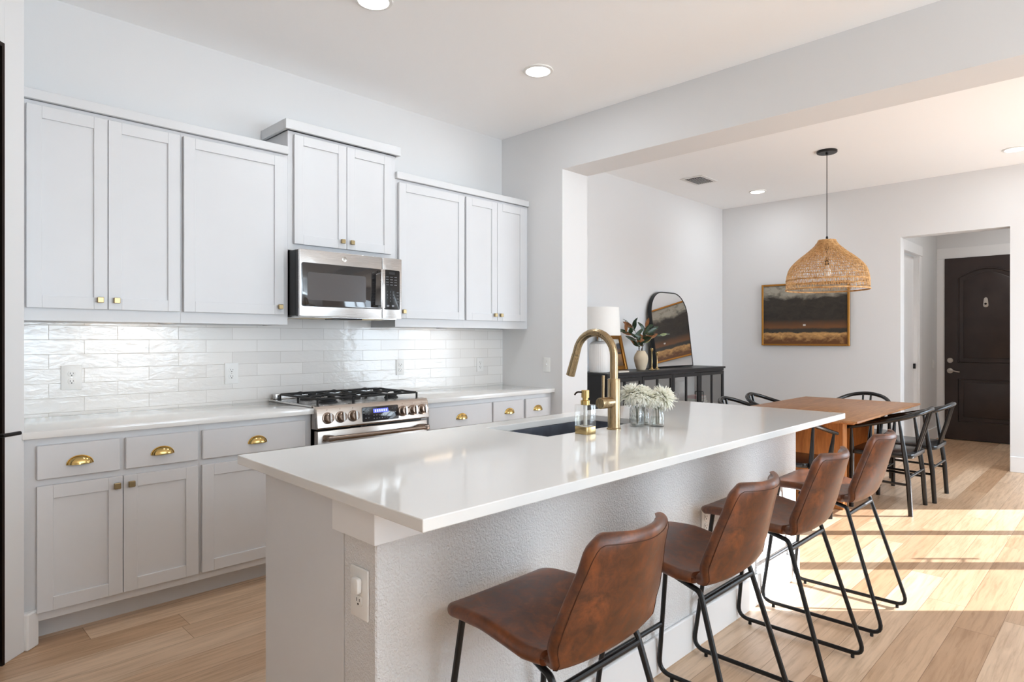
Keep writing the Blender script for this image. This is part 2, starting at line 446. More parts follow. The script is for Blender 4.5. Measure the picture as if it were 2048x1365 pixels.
# dining window wall (behind the viewer's right shoulder): three openings let the sun in
WY = -.95; WT = .06; SILL, HEAD = .45, 2.11
ops = [(5.197, 5.955+WT), (6.125, 6.84+WT), (6.98, 7.73+WT)]
ww = MB().box(XR2, XD+.1, WY-WT, WY, 0, SILL).box(XR2, XD+.1, WY-WT, WY, HEAD, CH)
xs = [XR2]+[q for o_ in ops for q in o_]+[XD+.1]
for i in range(0, len(xs), 2): ww.box(xs[i], xs[i+1], WY-WT, WY, SILL, HEAD)
struct('wall_front', ww, 'wall_paint', smooth=0)
for i, (p, q) in enumerate(ops):
    fr = MB()
    for zz in (SILL, HEAD-.025): fr.box(p, q, WY-.05, WY-.02, zz, zz+.025)
    wn_ = struct('window_%d' % (i+1), fr, 'trim_paint', smooth=0)
    if i == 1: MB().tube([(6.187, -.93, 1.05), (6.187, -.93, 1.225)], .013, 10).tube([(6.10, -.945, 1.09), (6.187, -.93, 1.09)], .007, 8).tube([(6.10, -.945, 1.185), (6.187, -.93, 1.185)], .007, 8).build('door_pull', 'black_metal', wn_)
# living room side, behind the viewer
lv = MB().box(-3.2, XR2, -4.2, -4.08, 0, .3).box(-3.2, XR2, -4.2, -4.08, 2.7, CH)
for p, q in ((-3.2, .9), (2.1, 2.3), (3.6, XR2)): lv.box(p, q, -4.2, -4.08, .3, 2.7)
struct('wall_living', lv, 'wall_paint', smooth=0)
for i, (p, q) in enumerate(((.9, 2.1), (2.3, 3.6))):
    fr = MB()
    for xx_ in (p, q-.05): fr.box(xx_, xx_+.05, -4.16, -4.12, .3, 2.7)
    for zz in (.3, 1.45, 2.65): fr.box(p, q, -4.16, -4.12, zz, zz+.05)
    struct('window_%d' % (i+4), fr, 'trim_paint', smooth=0)
lw = MB().box(-3.2, -3.08, -4.2, 2.4, 0, CH)
struct('wall_west', lw, 'wall_paint', smooth=0)

# diagonal pantry wall at the far left with its dark door
dF = Vector((math.cos(TH), math.sin(TH), 0)); dR = Vector((math.sin(TH), -math.cos(TH), 0))
LAT = -2.03
def dgm(depth, lat=LAT, z=0): return Matrix.Translation(dF*depth+dR*lat+Vector((0, 0, z))) @ Matrix.Rotation(TH, 4, 'Z')
# local: x along view direction, -y towards the viewer side (+R)
pw = MB()
pw.box(-.105, .0, 0, .13, 0, CH, .003, mat=dgm(2.628))
pw.box(-1.03, -.105, 0, .13, 2.485, CH, 0, mat=dgm(2.628))
pw.box(-1.7, -1.03, 0, .13, 0, CH, 0, mat=dgm(2.628))
struct('wall_left', pw, 'wall_paint', smooth=0)
e0 = dgm(2.628) @ Vector((0, 0.065, 0)); 
struct('wall_side', MB().box(.30, .428, e0.y+.02, YB, 0, CH), 'wall_paint', smooth=0)
e1 = dgm(2.628) @ Vector((-1.7, .05, 0))
struct('wall_north', MB().box(-3.2, e1.x, e1.y-.05, e1.y+.07, 0, CH), 'wall_paint', smooth=0)
bl = MB().box(-.004, .06, -.017, .03, 0, .155, .006, mat=dgm(2.628))
struct('baseboard_left', bl, 'trim_paint', smooth=0)
dr = MB()
m_ = dgm(2.628)
dr.box(-1.01, -.118, .012, .052, .01, 2.47, .003, mat=m_)
d1 = struct('door_1', dr, 'door_dark', smooth=0)
MB().box(-.118, -.105, -.002, .06, 0, 2.485, 0, mat=m_).box(-1.03, -1.01, -.002, .06, 0, 2.485, 0, mat=m_).box(-1.01, -.118, -.002, .06, 2.47, 2.485, 0, mat=m_).build('door_jamb', 'bronze_dark', d1)
hb = MB().tube([m_ @ Vector((-.165, .012, .925)), m_ @ Vector((-.165, -.045, .925)), m_ @ Vector((-.09, -.052, .925))], .008, 8)
hb.build('door_handle', 'black_metal', d1)

# hall beyond the doorway, with the front door
struct('wall_hall', MB().box(9.93, 10.05, -.4, 3.0, 0, CH).box(XD+.15, 8.20, 1.885, 2.0, 0, CH).box(8.20, 8.92, 1.885, 2.0, 2.32, CH).box(8.92, 9.93, 1.885, 2.0, 0, CH).box(XD+.15, 9.93, -.5, -.38, 0, CH), 'wall_paint', smooth=0)
struct('trim_1', MB().box(8.92, 9.02, 1.868, 1.886, 0, 2.42, .003).box(8.10, 8.20, 1.868, 1.886, 0, 2.42, .003).box(8.08, 9.04, 1.862, 1.886, 2.32, 2.44, .003).box(8.90, 8.92, 1.885, 2.0, 0, 2.32), 'trim_paint', smooth=0)
d3 = struct('door_3', MB().box(8.21, 8.90, 1.93, 1.97, .01, 2.31, .002), 'trim_paint', smooth=0)
MB().box(8.875, 8.905, 1.905, 1.93, .95, 1.01, .002).build('door_latch', 'black_metal', d3)
struct('trim_2', MB().box(9.90, 9.93, 1.79, 1.883, 0, 2.36, .003).box(9.90, 9.93, .76, .865, 0, 2.36, .003).box(9.90, 9.93, .76, 1.883, 2.36, 2.50, .003), 'trim_paint', smooth=0)
DX = 9.885
def slab_panel(y0, y1, z0, z1, arch=0.0):
    pts = [(y0, z0), (y1, z0), (y1, z1)]
    if arch:
        n = 12
        for k in range(1, n): t = k/n; pts.append((y1+(y0-y1)*t, z1+arch*math.sin(PI*t)))
    pts.append((y0, z1)); return pts
d2 = struct('door_2', MB().box(DX, DX+.045, .87, 1.79, .01, 2.36, .002), 'door_dark', smooth=0)
mY = lambda x: Matrix(((0, 0, -1, x), (1, 0, 0, 0), (0, 1, 0, 0), (0, 0, 0, 1)))   # local (y, z, depth towards -x)
def ring(y0, y1, z0, z1, arch):
    o_ = slab_panel(y0, y1, z0, z1, arch); mb = MB()
    mb.tube([Vector((DX-.003, p[0], p[1])) for p in o_], .011, 6, closed=True); 
    i_ = slab_panel(y0+.055, y1-.055, z0+.055, z1-.04, arch*.92)
    mb.prism(i_, .012, mY(DX), bev=.008); return mb
ring(1.03, 1.64, 1.01, 2.10, .11).build('upper_panel', 'door_dark', d2)
ring(1.03, 1.64, .25, .79, 0).build('lower_panel', 'door_dark', d2)
MB().lathe([(0, 0), (.030, .001), (.034, .008), (.034, 0.0)][::-1], (DX, 1.73, 1.03), 20, '-x').lathe([(.018, .0), (.018, .02), (0, .024)], (DX, 1.73, 1.03), 16, '-x').build('deadbolt', 'nickel', d2)
MB().lathe([(.034, 0), (.034, .008), (.012, .014), (.010, .05)], (DX, 1.73, .895), 20, '-x').tube([(DX-.05, 1.73, .895), (DX-.052, 1.69, .897), (DX-.052, 1.65, .888), (DX-.05, 1.62, .884)], [.011, .010, .008, .007], 8).build('door_handle', 'nickel', d2)
MB().prism([(p[0]*.8*(1.0-.25*p[1]/.06), p[1]) for p in rrect(.062, .125, .03, 6)], .012, mY(DX-.012) @ Matrix.Translation((1.351, 1.774, 0)), .003).build('door_knocker', 'nickel', d2)
MB().lathe([(.012, 0), (.014, .012), (0, .014)], (DX-.024, 1.351, 1.755), 12, '-x').build('knocker_striker', 'bronze_dark', d2)

# baseboards in the dining room
struct('baseboard_dining', MB().box(XD-.016, XD, 1.828, YB, 0, .155, .004).box(XD-.016, XD, -.95, .885, 0, .155, .004).box(XD, XD+.15, .869, .885, 0, .155, .004).box(XR2, XD-.016, YB-.016, YB, 0, .155, .004), 'trim_paint', smooth=0)
struct('baseboard_hall', MB().box(9.02, 9.9, 1.869, 1.885, 0, .155, .004), 'trim_paint', smooth=0)
# tiled splash back
struct('wall_backsplash', MB().box(.43, XR, YB-.010, YB+.002, .914, 1.3865).box(1.7265, 2.4875, YB-.010, YB+.002, 1.3865, 1.45), 'glazed_tile', smooth=0)

# ------------------------------------------------------------------ cabinets
def shaker(x0, x1, z0, z1, yf, rail=.057):
    mb = MB(); t = .019
    mb.box(x0+rail-.004, x1-rail+.004, yf+.009, yf+t, z0+rail-.004, z1-rail+.004)
    mb.box(x0, x0+rail, yf, yf+t, z0, z1, .0015).box(x1-rail, x1, yf, yf+t, z0, z1, .0015)
    mb.box(x0+rail, x1-rail, yf, yf+t, z0, z0+rail, .0012).box(x0+rail, x1-rail, yf, yf+t, z1-rail, z1, .0012)
    return mb
def knob(x, z, yf, parent):
    k = MB().lathe([(.006, 0), (.005, .012)], (x, yf, z), 10, '-y').box(x-.0135, x+.0135, yf-.024, yf-.010, z-.0135, z+.0135, .002)
    return k.build('knob', 'knob_brass', parent)
def cup_pull(x, z, yf, parent, w=.046, h=.034, d=.026):
    vs = []; fs = []; na, nb = 20, 8
    for th, sc in ((0, 1.0), (1, .93)):
        for i in range(na+1):
            al = PI*i/na
            for j in range(nb+1):
                be = PI/2*j/nb
                vs.append((x+w*sc*math.cos(al), yf-d*sc*math.sin(al)**.9*math.cos(be), z-h/2+h*sc*math.sin(al)**.9*math.sin(be)))
    st = (na+1)*(nb+1)
    for q in (0, st):
        for i in range(na):
            for j in range(nb): fs.append((q+i*(nb+1)+j, q+(i+1)*(nb+1)+j, q+(i+1)*(nb+1)+j+1, q+i*(nb+1)+j+1))
    for i in range(na): fs.append((i*(nb+1), (i+1)*(nb+1), st+(i+1)*(nb+1), st+i*(nb+1)))
    mb = MB().add(vs, fs)
    arc = [(x+(w+.003)*math.cos(PI*k/20), yf-.0015, z-h/2+(h+.003)*math.sin(PI*k/20)) for k in range(21)]
    mb.tube(arc, .0028, 6)
    return mb.build('cup_pull', 'brass_bright', parent)

YF, YDR = 3.580, 3.556
def upper(name, label, x0, x1, z0, z1, doors, dz, knobs, body_z0=None, grp='white upper cabinets along the back wall'):
    t = thing(name, label, 'cabinet', ((x0+x1)/2, YB, z0), 0, grp)
    b = MB(); fw = .04
    # open-bottomed carcass with a face frame
    yb = YB-.0014
    b.box(x0, x0+.018, YF+.019, yb, z0, z1).box(x1-.018, x1, YF+.019, yb, z0, z1).box(x0+.018, x1-.018, YF+.019, yb, z0+.045, z1)
    b.box(x0, x1, YF, YF+.019, z0, z1, .001)
    b.build('cabinet_body', 'cabinet_paint', t)
    for (p, q), kn in zip(doors, knobs):
        d = shaker(p, q, dz[0], dz[1], YDR).build('door', 'cabinet_paint', t)
        if kn is not None: knob(kn, dz[0]+.045, YDR, d)
    return t
upper('upper_cabinet', 'white double door upper cabinet at the far left end of the wall', .43, 1.134, 1.388, 2.395, [(.482, .7985), (.8015, 1.125)], (1.447, 2.372), [.765, .834])
upper('upper_cabinet', 'white single door upper cabinet just left of the microwave', 1.134, 1.7255, 1.388, 2.395, [(1.144, 1.692)], (1.447, 2.372), [1.664])
upper('upper_cabinet', 'tallest white double door cabinet set directly above the microwave', 1.7255, 2.4885, 1.835, 2.545, [(1.757, 2.1045), (2.108, 2.444)], (1.873, 2.524), [2.072, 2.138])
upper('upper_cabinet', 'white single door upper cabinet just right of the microwave', 2.4885, 3.101, 1.388, 2.395, [(2.506, 3.093)], (1.447, 2.372), [2.537])
upper('upper_cabinet', 'white narrow double door upper cabinet in the right corner', 3.101, 3.797, 1.388, 2.395, [(3.110, 3.4305), (3.4335, 3.748)], (1.447, 2.372), [3.400, 3.464])
def crown(label, x0, x1, z0, z1, yf, l=0, r=0):
    mb = MB().box(x0, x1, yf, yf+.022, z0, z1, .002)
    mb.box(x0+.02*l, x1-.02*r, yf+.022, YB-.0014, z1-.018, z1-.001)
    if l: mb.box(x0, x0+.02, yf+.0215, YB-.0014, z0, z1, .001)
    if r: mb.box(x1-.02, x1, yf+.0215, YB-.0014, z0, z1, .001)
    tag(mb.build('crown_molding', 'cabinet_paint', smooth=0), label, 'molding', 'crown moldings on the upper cabinets')
crown('white crown molding along the top of the left upper cabinets', .43, 1.722, 2.396, 2.442, YF-.024)
crown('white raised crown molding on top of the cabinet above the microwave', 1.698, 2.512, 2.546, 2.604, YF-.035, 1, 1)
crown('white crown molding along the top of the right upper cabinets', 2.4895, 3.796, 2.396, 2.442, YF-.024, 1, 0)

YL, YLF, CT = 3.302, 3.322, .914
def base(label, x0, x1, drawers, doors, knobs, pulls):
    t = thing('base_cabinet', label, 'cabinet', ((x0+x1)/2, YB, 0), 0, 'white base cabinets along the back wall')
    b = MB().box(x0, x1, YLF, YLF+.019, .10, .882, .001).box(x0, x1, YLF+.019, YB-.0014, .10, .8815)
    b.build('cabinet_body', 'cabinet_paint', t)
    MB().box(x0, x1, 3.415, 3.44, 0, .10).build('toe_kick', 'cabinet_paint', t)
    for (p, q), px in zip(drawers, pulls):
        d = MB().box(p, q, YL, YLF, .704, .849, .003).build('drawer', 'cabinet_paint', t)
        cup_pull(px, .772, YL, d)
    for (p, q), kn in zip(doors, knobs):
        d = shaker(p, q, .139, .676, YL).build('door', 'cabinet_paint', t)
        if kn is not None: knob(kn, .636, YL, d)
base('white base cabinet with two drawers and two doors at the far left', .43, 1.138, [(.483, .791), (.813, 1.129)], [(.483, .8015), (.8045, 1.129)], [.776, .834], [.636, .967])
base('white base cabinet with one wide drawer just left of the range', 1.138, 1.738, [(1.149, 1.697)], [(1.147, 1.697)], [1.66], [1.424])
base('white base cabinet with one wide drawer just right of the range', 2.506, 3.14, [(2.56, 3.133)], [(2.56, 3.133)], [2.60], [2.845])
base('white base cabinet with two small drawers in the right corner', 3.14, 3.797, [(3.147, 3.466), (3.488, 3.764)], [(3.147, 3.466), (3.488, 3.764)], [3.43, 3.52], [3.31, 3.622])
YCF = 3.278
tag(MB().box(.43, 1.746, YCF, YB-.011, .883, CT, .003, 2).build('countertop', 'quartz'), 'white quartz countertop left of the range', 'countertop', 'quartz countertops on the back wall')
tag(MB().box(2.500, 3.797, YCF, YB-.011, .883, CT, .003, 2).build('countertop', 'quartz'), 'white quartz countertop right of the range', 'countertop', 'quartz countertops on the back wall')

# under cabinet lights
def led(label, x0, x1):
    t = thing('under_cabinet_light', label, 'light', ((x0+x1)/2, 3.70, 1.432), 0, 'under cabinet lights')
    MB().box(x0, x1, 3.685, 3.715, 1.413, 1.4322, .002).build('light_housing', 'plastic_white', t)
    MB().box(x0+.008, x1-.008, 3.690, 3.710, 1.409, 1.4135).build('diffuser', 'led_on', t)
led('warm light bar under the left upper cabinets', .72, 1.20)
led('warm light bar under the right upper cabinets', 2.83, 3.23)

# ------------------------------------------------------------------ outlets and switches
def outlet(label, x, y, z, rz=0, kind='duplex', w=.070, h=.115, grp=None, plug=False):
    t = thing('wall_switch' if kind != 'duplex' else 'wall_outlet', label, 'switch' if kind != 'duplex' else 'outlet', (x, y, z), rz, grp)
    MB().prism(rrect(w, h, .004, 3), .006, face_my(0, 0, 0), .002).build('cover_plate', 'plastic_white', t, world=False)
    if kind == 'duplex':
        for s in (1, -1):
            if plug and s == 1:
                MB().prism(rrect(.032, .040, .008, 4), .015, face_my(0, -.006, s*.021), .004).build('plug', 'plastic_white', t, world=False); continue
            r = MB().prism([(p[0], max(-.0135, min(.0135, p[1]))) for p in rrect(.034, .034, .0165, 8)], .0022, face_my(0, -.006, s*.0195), .0006).build('receptacle', 'plastic_white', t, world=False)
            sl = MB()
            for dx, hh_ in ((-.0065, .009), (.0065, .007)): sl.box(dx-.0011, dx+.0011, -.0086, -.0079, s*.0195+.003-hh_/2, s*.0195+.003+hh_/2)
            sl.prism([(.0028*math.cos(q*PI/6), .0028*math.sin(q*PI/6)) for q in range(12)], .0006, face_my(0, -.0080, s*.0195-.0075))
            sl.build('slots', 'slot_dark', r, world=False)
    else:
        MB().box(-.005, .005, -.008, -.006, -.012, .012, .001).box(-.004, .004, -.017, -.006, -.001, .010, .001).build('toggle', 'plastic_white', t, world=False)
    MB().lathe([(.0028, .006), (.0028, .0068), (0, .0069)], (0, 0, 0 if kind == 'duplex' else .030), 8, '-y').build('screw', 'nickel', t, world=False)
    return t
OG = 'outlets in the tiled splash back'
outlet('wide white double outlet on the tile above the far left countertop', .709, YB-.0102, 1.106, 0, w=.090, h=.125, grp=OG)
outlet('white double outlet on the tile left of the range', 1.511, YB-.0102, 1.098, 0, w=.080, h=.125, grp=OG)
outlet('white outlet with a plug in it on the tile right of the range', 2.734, YB-.0102, 1.097, 0, grp=OG)
outlet('white double outlet on the tile near the right corner', 3.533, YB-.0102, 1.093, 0, w=.072, grp=OG)
outlet('white light switch on the side wall next to the dining room opening', XR-.0002, 3.363, 1.099, -PI/2, kind='switch')
outlet('white light switch in the hall beside the front door', 9.71, 1.8848, .985, 0, kind='switch')

# ------------------------------------------------------------------ microwave
MX0, MX1, MYF, MZ0, MZ1 = 1.728, 2.444, 3.440, 1.437, 1.829
t = thing('microwave', 'stainless steel over the range microwave below the tall cabinet', 'microwave', ((MX0+MX1)/2, YB, MZ0))
MB().box(MX0+.004, MX1-.003, MYF+.055, YB-.012, MZ0+.004, MZ1, .003).box(MX0+.002, MX1-.002, MYF+.024, MYF+.052, MZ0+.002, MZ1-.002, .002).build('housing', 'black_plastic', t)
gr = MB().box(MX0+.01, MX1-.02, MYF+.03, YB-.05, MZ0-.006, MZ0+.005, .002); gr.build('bottom_panel', 'stainless', t)
MB().box(MX0+.06, MX0+.26, MYF+.09, MYF+.30, MZ0-.0075, MZ0-.0055).build('grease_filter', 'knob_brass', t)
MB().box(MX0+.46, MX0+.62, MYF+.09, MYF+.30, MZ0-.0075, MZ0-.0055).build('grease_filter', 'knob_brass', t)
MB().box(MX0+.27, MX0+.45, MYF+.05, MYF+.20, MZ0-.012, MZ0-.005, .003).build('light_cover', 'black_plastic', t)
XS = 2.292
dm = MB().prism(rrect(XS-MX0-.002, MZ1-MZ0, .006, 4), .022, face_my((MX0+XS)/2, MYF+.022, (MZ0+MZ1)/2), .003).build('door', 'stainless', t)
MB().prism(rrect(XS-1.7405, 1.752-1.495, .014, 5), .002, face_my((1.7405+XS-.001)/2, MYF+.0004, (1.752+1.495)/2), .0006).build('door_glass', 'microwave_glass', dm)
MB().prism(rrect(2.170-1.778, 1.697-1.534, .012, 5), .0010, face_my((2.170+1.778)/2, MYF-.0014, (1.697+1.534)/2)).build('viewing_window', 'microwave_mesh', dm)
MB().box(2.256, 2.286, MYF-.044, MYF-.034, 1.500, 1.748, .003, 2).box(2.260, 2.282, MYF-.036, MYF-.001, 1.504, 1.522, .002).box(2.260, 2.282, MYF-.036, MYF-.001, 1.726, 1.744, .002).build('handle', 'stainless', dm)
MB().lathe([(.0165, 0), (.0165, .002), (.0145, .0026), (0, .0026)], (2.02, MYF, 1.792), 24, '-y').build('badge', 'nickel', dm)
lg = MB(); cx, cz = 2.02, 1.792
lg.tube([(cx+.0128*math.cos(k*PI/12), MYF-.0028, cz+.0128*math.sin(k*PI/12)) for k in range(24)], .0006, 5, closed=True)
lg.tube(catmull([(cx-.001, MYF-.0028, cz+.005), (cx-.006, MYF-.0028, cz+.006), (cx-.008, MYF-.0028, cz), (cx-.005, MYF-.0028, cz-.005), (cx-.002, MYF-.0028, cz-.002), (cx-.004, MYF-.0028, cz), (cx-.001, MYF-.0028, cz-.004)], 4), .0006, 5)
lg.tube(catmull([(cx+.007, MYF-.0028, cz+.004), (cx+.003, MYF-.0028, cz+.006), (cx+.003, MYF-.0028, cz+.001), (cx+.005, MYF-.0028, cz), (cx+.002, MYF-.0028, cz-.002), (cx+.003, MYF-.0028, cz-.006), (cx+.008, MYF-.0028, cz-.004)], 4), .0006, 5)
lg.build('badge_monogram', 'black_plastic', dm)
cp = MB().prism(rrect(MX1-XS-.003, MZ1-MZ0, .006, 4), .022, face_my((XS+MX1)/2+.001, MYF+.022, (MZ0+MZ1)/2), .003).build('control_panel', 'stainless', t)
MB().prism(rrect(.122, .257, .010, 4), .002, face_my(2.366, MYF+.0004, 1.6235), .0006).build('keypad', 'enamel_black', cp)
kx, ky = 2.366, MYF-.0016
MB().prism(rrect(.045, .016, .002, 2), .0006, face_my(kx, ky, 1.732)).build('display', 'slot_dark', cp)
for i, row_ in enumerate(('123', '456', '789', ' 0 ')):
    for j, ch in enumerate(row_):
        if ch != ' ': text_mesh(ch, .014, face_my(kx-.036+j*.024, ky-.0004, 1.610-.020*i), 'key_digit', 'key_print', cp)
KM = []
for i in range(4):
    for j in range(3): KM.append(MB().box(kx-.046+j*.032, kx-.026+j*.032, ky-.0004, ky, 1.705-.017*i, 1.708-.017*i))
for i in range(4): KM.append(MB().box(kx+.036, kx+.052, ky-.0004, ky, 1.606-.020*i, 1.609-.020*i))
for dx in (-.030, .008): KM.append(MB().prism(rrect(.018, .013, .003, 2), .0004, face_my(kx+dx, ky, 1.520)))
for q in KM: q.build('key_mark', 'key_print', cp)
# filler block right of the microwave underside
# ------------------------------------------------------------------ range
RX0, RX1, RY = 1.752, 2.494, 3.235
t = thing('gas_range', 'stainless steel gas range with black grates between the countertops', 'range', ((RX0+RX1)/2, 3.55, 0))
MB().box(RX0+.004, RX1-.004, RY+.055, YB-.03, .03, .905).box(RX0+.03, RX1-.03, RY+.10, YB-.08, 0, .03).build('range_body', 'enamel_black', t)
MB().box(RX0-.018, RX1+.018, RY+.05, YB-.025, .9145, .926, .003).build('cooktop', 'stainless', t)
MB().box(RX0+.004, RX1-.004, YB-.075, YB-.028, .926, .962, .006, 2).build('rear_trim', 'stainless', t)
# control panel: sloped face
prof = [(RY+.075, .795), (RY+.010, .797), (RY, .806), (RY+.014, .905), (RY+.026, .924), (RY+.075, .927)]
pm = Matrix(((0, 0, 1, RX0-.018), (1, 0, 0, 0), (0, 1, 0, 0), (0, 0, 0, 1)))
MB().prism(prof, RX1-RX0+.036, pm, .003).build('control_panel', 'stainless_warm', t)
tilt = math.atan2(.014, .099)
def pf(x, z): return Matrix.Translation((x, RY+(z-.806)*.1414, z)) @ Matrix.Rotation(-tilt, 4, 'X') @ Matrix.Rotation(PI/2, 4, 'X')
disp = MB().prism(rrect(.256, .086, .006, 3), .003, pf(2.149, .857), .001).build('display_panel', 'range_dark_glass', t)
MB().prism(rrect(.105, .024, .002, 2), .0006, pf(2.150, .874) @ Matrix.Translation((0, 0, .003))).build('clock_display', 'display_blue', disp)
for k in range(6): MB().prism(rrect(.008, .014, .001, 1), .0004, pf(2.112+k*.0155, .874) @ Matrix.Translation((0, 0, .0036))).build('clock_digit', 'display_digit', disp)
for i in range(2):
    for k in range(6): MB().prism(rrect(.006, .005, .001, 1), .0003, pf(2.10+k*.019, .848-.018*i) @ Matrix.Translation((0, 0, .003))).build('key_mark', 'key_print', disp)
for k in (-.105, -.085, .085, .105):
    for i in range(3): MB().prism(rrect(.010, .003, .0005, 1), .0003, pf(2.149+k, .880-.022*i) @ Matrix.Translation((0, 0, .003))).build('key_mark', 'key_print', disp)
for kx_ in (1.797, 1.879, 1.961, 2.311, 2.388, 2.461):
    m4 = pf(kx_, .857)
    k_ = MB()
    prof_k = [(.033, 0), (.033, .006), (.026, .008), (.026, .014), (.0255, .034), (.022, .037), (0, .037)]
    vs = []; seg = 24
    tmp = MB().lathe(prof_k, (0, 0, 0), seg); k_.add([m4 @ Vector(v) for v in tmp.v], tmp.f)
    kk = k_.build('burner_knob', 'knob_metal', t)
    MB().box(-.006, .006, -.026, .026, .037, .046, .002, mat=m4).build('grip', 'stainless', kk)
    MB().prism([(.0022*math.cos(q), .0022*math.sin(q)) for q in (0, 1, 2, 3, 4, 5)], .0004, pf(kx_, .902)).build('burner_mark', 'slot_dark', t)
od = MB().box(RX0-.012, RX1+.012, RY+.012, RY+.055, .18, .786, .006, 2).build('oven_door', 'stainless_warm', t)
MB().prism(rrect(.50, .28, .02, 4), .003, face_my((RX0+RX1)/2, RY+.0115, .47), .001).build('oven_window', 'enamel_black', od)
hd = MB().tube([(RX0+.055, RY-.045, .748), (RX1-.055, RY-.045, .748)], .0135, 12)
for xx_ in (RX0+.04, RX1-.04): hd.box(xx_-.020, xx_+.020, RY-.058, RY+.014, .732, .764, .006, 2)
hd.build('oven_handle', 'knob_metal', od)
MB().box(RX0-.012, RX1+.012, RY+.014, RY+.055, .035, .165, .006, 2).build('storage_drawer', 'stainless_warm', t)
# burners and grates
for bx, by, br_ in ((1.90, 3.42, .045), (1.90, 3.68, .036), (2.123, 3.55, .055), (2.346, 3.42, .036), (2.346, 3.68, .045)):
    b_ = MB().lathe([(br_*1.25, .926), (br_*1.2, .934), (br_, .936), (br_, .944), (br_*.9, .948), (0, .949)], (bx, by, 0), 24).build('burner', 'cast_iron', t)
for gx0, gx1 in ((1.775, 2.004), (2.008, 2.238), (2.242, 2.471)):
    g = MB(); gy0, gy1, gz = 3.315, 3.785, .960; rr = .0065
    g.tube(fillet([(gx0, gy0, gz), (gx1, gy0, gz), (gx1, gy1, gz), (gx0, gy1, gz)], .02, 4, True), rr, 8, True)
    xm = (gx0+gx1)/2; ym_ = (gy0+gy1)/2
    g.tube([(gx0, ym_, gz), (gx1, ym_, gz)], rr, 8)
    for cyy in (gy0+.115, gy1-.115):
        for dx, dy in ((1, 0), (-1, 0), (0, 1), (0, -1)):
            ex_ = gx1 if dx > 0 else gx0; 
            p_in = (xm+dx*.030, cyy+dy*.030, gz+.004)
            p_out = (ex_ if dx else xm, (cyy+dy*.115) if dy else cyy, gz)
            g.tube(fillet([p_out, ((p_in[0]+p_out[0])/2, (p_in[1]+p_out[1])/2, gz+.010), p_in], .02, 3), rr, 8)
    for px_ in (gx0, gx1):
        for py_ in (gy0, gy1, ym_): g.tube([(px_, py_, gz), (px_, py_, .926)], rr, 6)
    g.build('grate', 'cast_iron', t)

# ------------------------------------------------------------------ island
IX0, IX1, IYS, IYM, IYN = .868, 3.563, 1.330, 1.480, 1.950
t = thing('kitchen_island', 'white kitchen island base with a textured wall under the overhang', 'island', ((IX0+IX1)/2, 1.64, 0))
MB().box(IX0, IX1, IYS, IYM, 0, .883, .004).build('seating_wall', 'pony_paint', t)
CX0, CY1 = .95, 2.075
MB().box(CX0, IX1-.019, IYM+.001, CY1, .10, .66).box(CX0, 1.86, IYM+.001, CY1, .66, .883).box(2.63, IX1-.019, IYM+.001, CY1, .66, .883).box(1.86, 2.63, IYM+.001, 1.64, .66, .883).box(1.86, 2.63, 2.045, CY1, .66, .883).box(CX0, IX1-.019, IYM+.001, CY1-.07, 0, .10).build('cabinet_box', 'cabinet_paint', t)
MB().box(IX0-.001, IX0+.018, IYM+.001, IYN, 0, .883, .001).box(IX0+.016, IX0+.03, IYN-.020, IYN, 0, .883).build('end_panel', 'cabinet_paint', t)
MB().box(IX1-.018, IX1+.001, IYM, CY1, 0, .883, .001).build('end_panel', 'cabinet_paint', t)
MB().box(IX0-.012, IX1+.012, IYS-.012, IYS+.19, .797, .8835, .001).build('frieze_board', 'trim_paint', t)
MB().box(IX0, IX1+.0, IYS-.015, IYS, 0, .150, .004).box(IX1, IX1+.015, IYS-.015, IYM, 0, .150, .004).build('baseboard', 'trim_paint', t)
for k in range(5):
    w_ = (IX1-.03-CX0)/5; x_ = CX0+k*w_
    dm_ = MB(); src = shaker(x_+.006, x_+w_-.006, .125, .86, 0); dm_.add([(v[0], CY1+.0195-v[1], v[2]) for v in src.v], src.f)
    dd_ = dm_.build('door', 'cabinet_paint', t)
SX0, SX1, SY0, SY1 = 1.886, 2.600, 1.667, 2.026
top = MB()
X_ = [0, SX0, SX1, 3.592]; Y_ = [1.088, SY0, SY1, 2.138]
def lx(y): return .827+(y-1.088)/(2.138-1.088)*.027
vs = []; fs = []
for zz in (.8845, CT):
    for j in range(4):
        for i in range(4): vs.append((lx(Y_[j]) if i == 0 else X_[i], Y_[j], zz))
idx = lambda i, j, k: k*16+j*4+i
for j in range(3):
    for i in range(3):
        if i == 1 and j == 1: continue
        for k in (0, 1):
            q = [idx(i, j, k), idx(i+1, j, k), idx(i+1, j+1, k), idx(i, j+1, k)]
            fs.append(tuple(q if k else q[::-1]))
for i in range(3):
    fs.append((idx(i, 0, 0), idx(i+1, 0, 0), idx(i+1, 0, 1), idx(i, 0, 1))); fs.append((idx(i+1, 3, 0), idx(i, 3, 0), idx(i, 3, 1), idx(i+1, 3, 1)))
    fs.append((idx(0, i+1, 0), idx(0, i, 0), idx(0, i, 1), idx(0, i+1, 1))); fs.append((idx(3, i, 0), idx(3, i+1, 0), idx(3, i+1, 1), idx(3, i, 1)))
fs += [(idx(1, 1, 1), idx(2, 1, 1), idx(2, 1, 0), idx(1, 1, 0)), (idx(2, 2, 1), idx(1, 2, 1), idx(1, 2, 0), idx(2, 2, 0)),
       (idx(1, 2, 1), idx(1, 1, 1), idx(1, 1, 0), idx(1, 2, 0)), (idx(2, 1, 1), idx(2, 2, 1), idx(2, 2, 0), idx(2, 1, 0))]
it = top.add(vs, fs).build('island_countertop', 'quartz', smooth=0)
bv = it.modifiers.new('edge', 'BEVEL'); bv.width = .0025; bv.segments = 2; bv.limit_method = 'ANGLE'
tag(it, 'large white quartz slab on the kitchen island with a sink cut out', 'countertop')
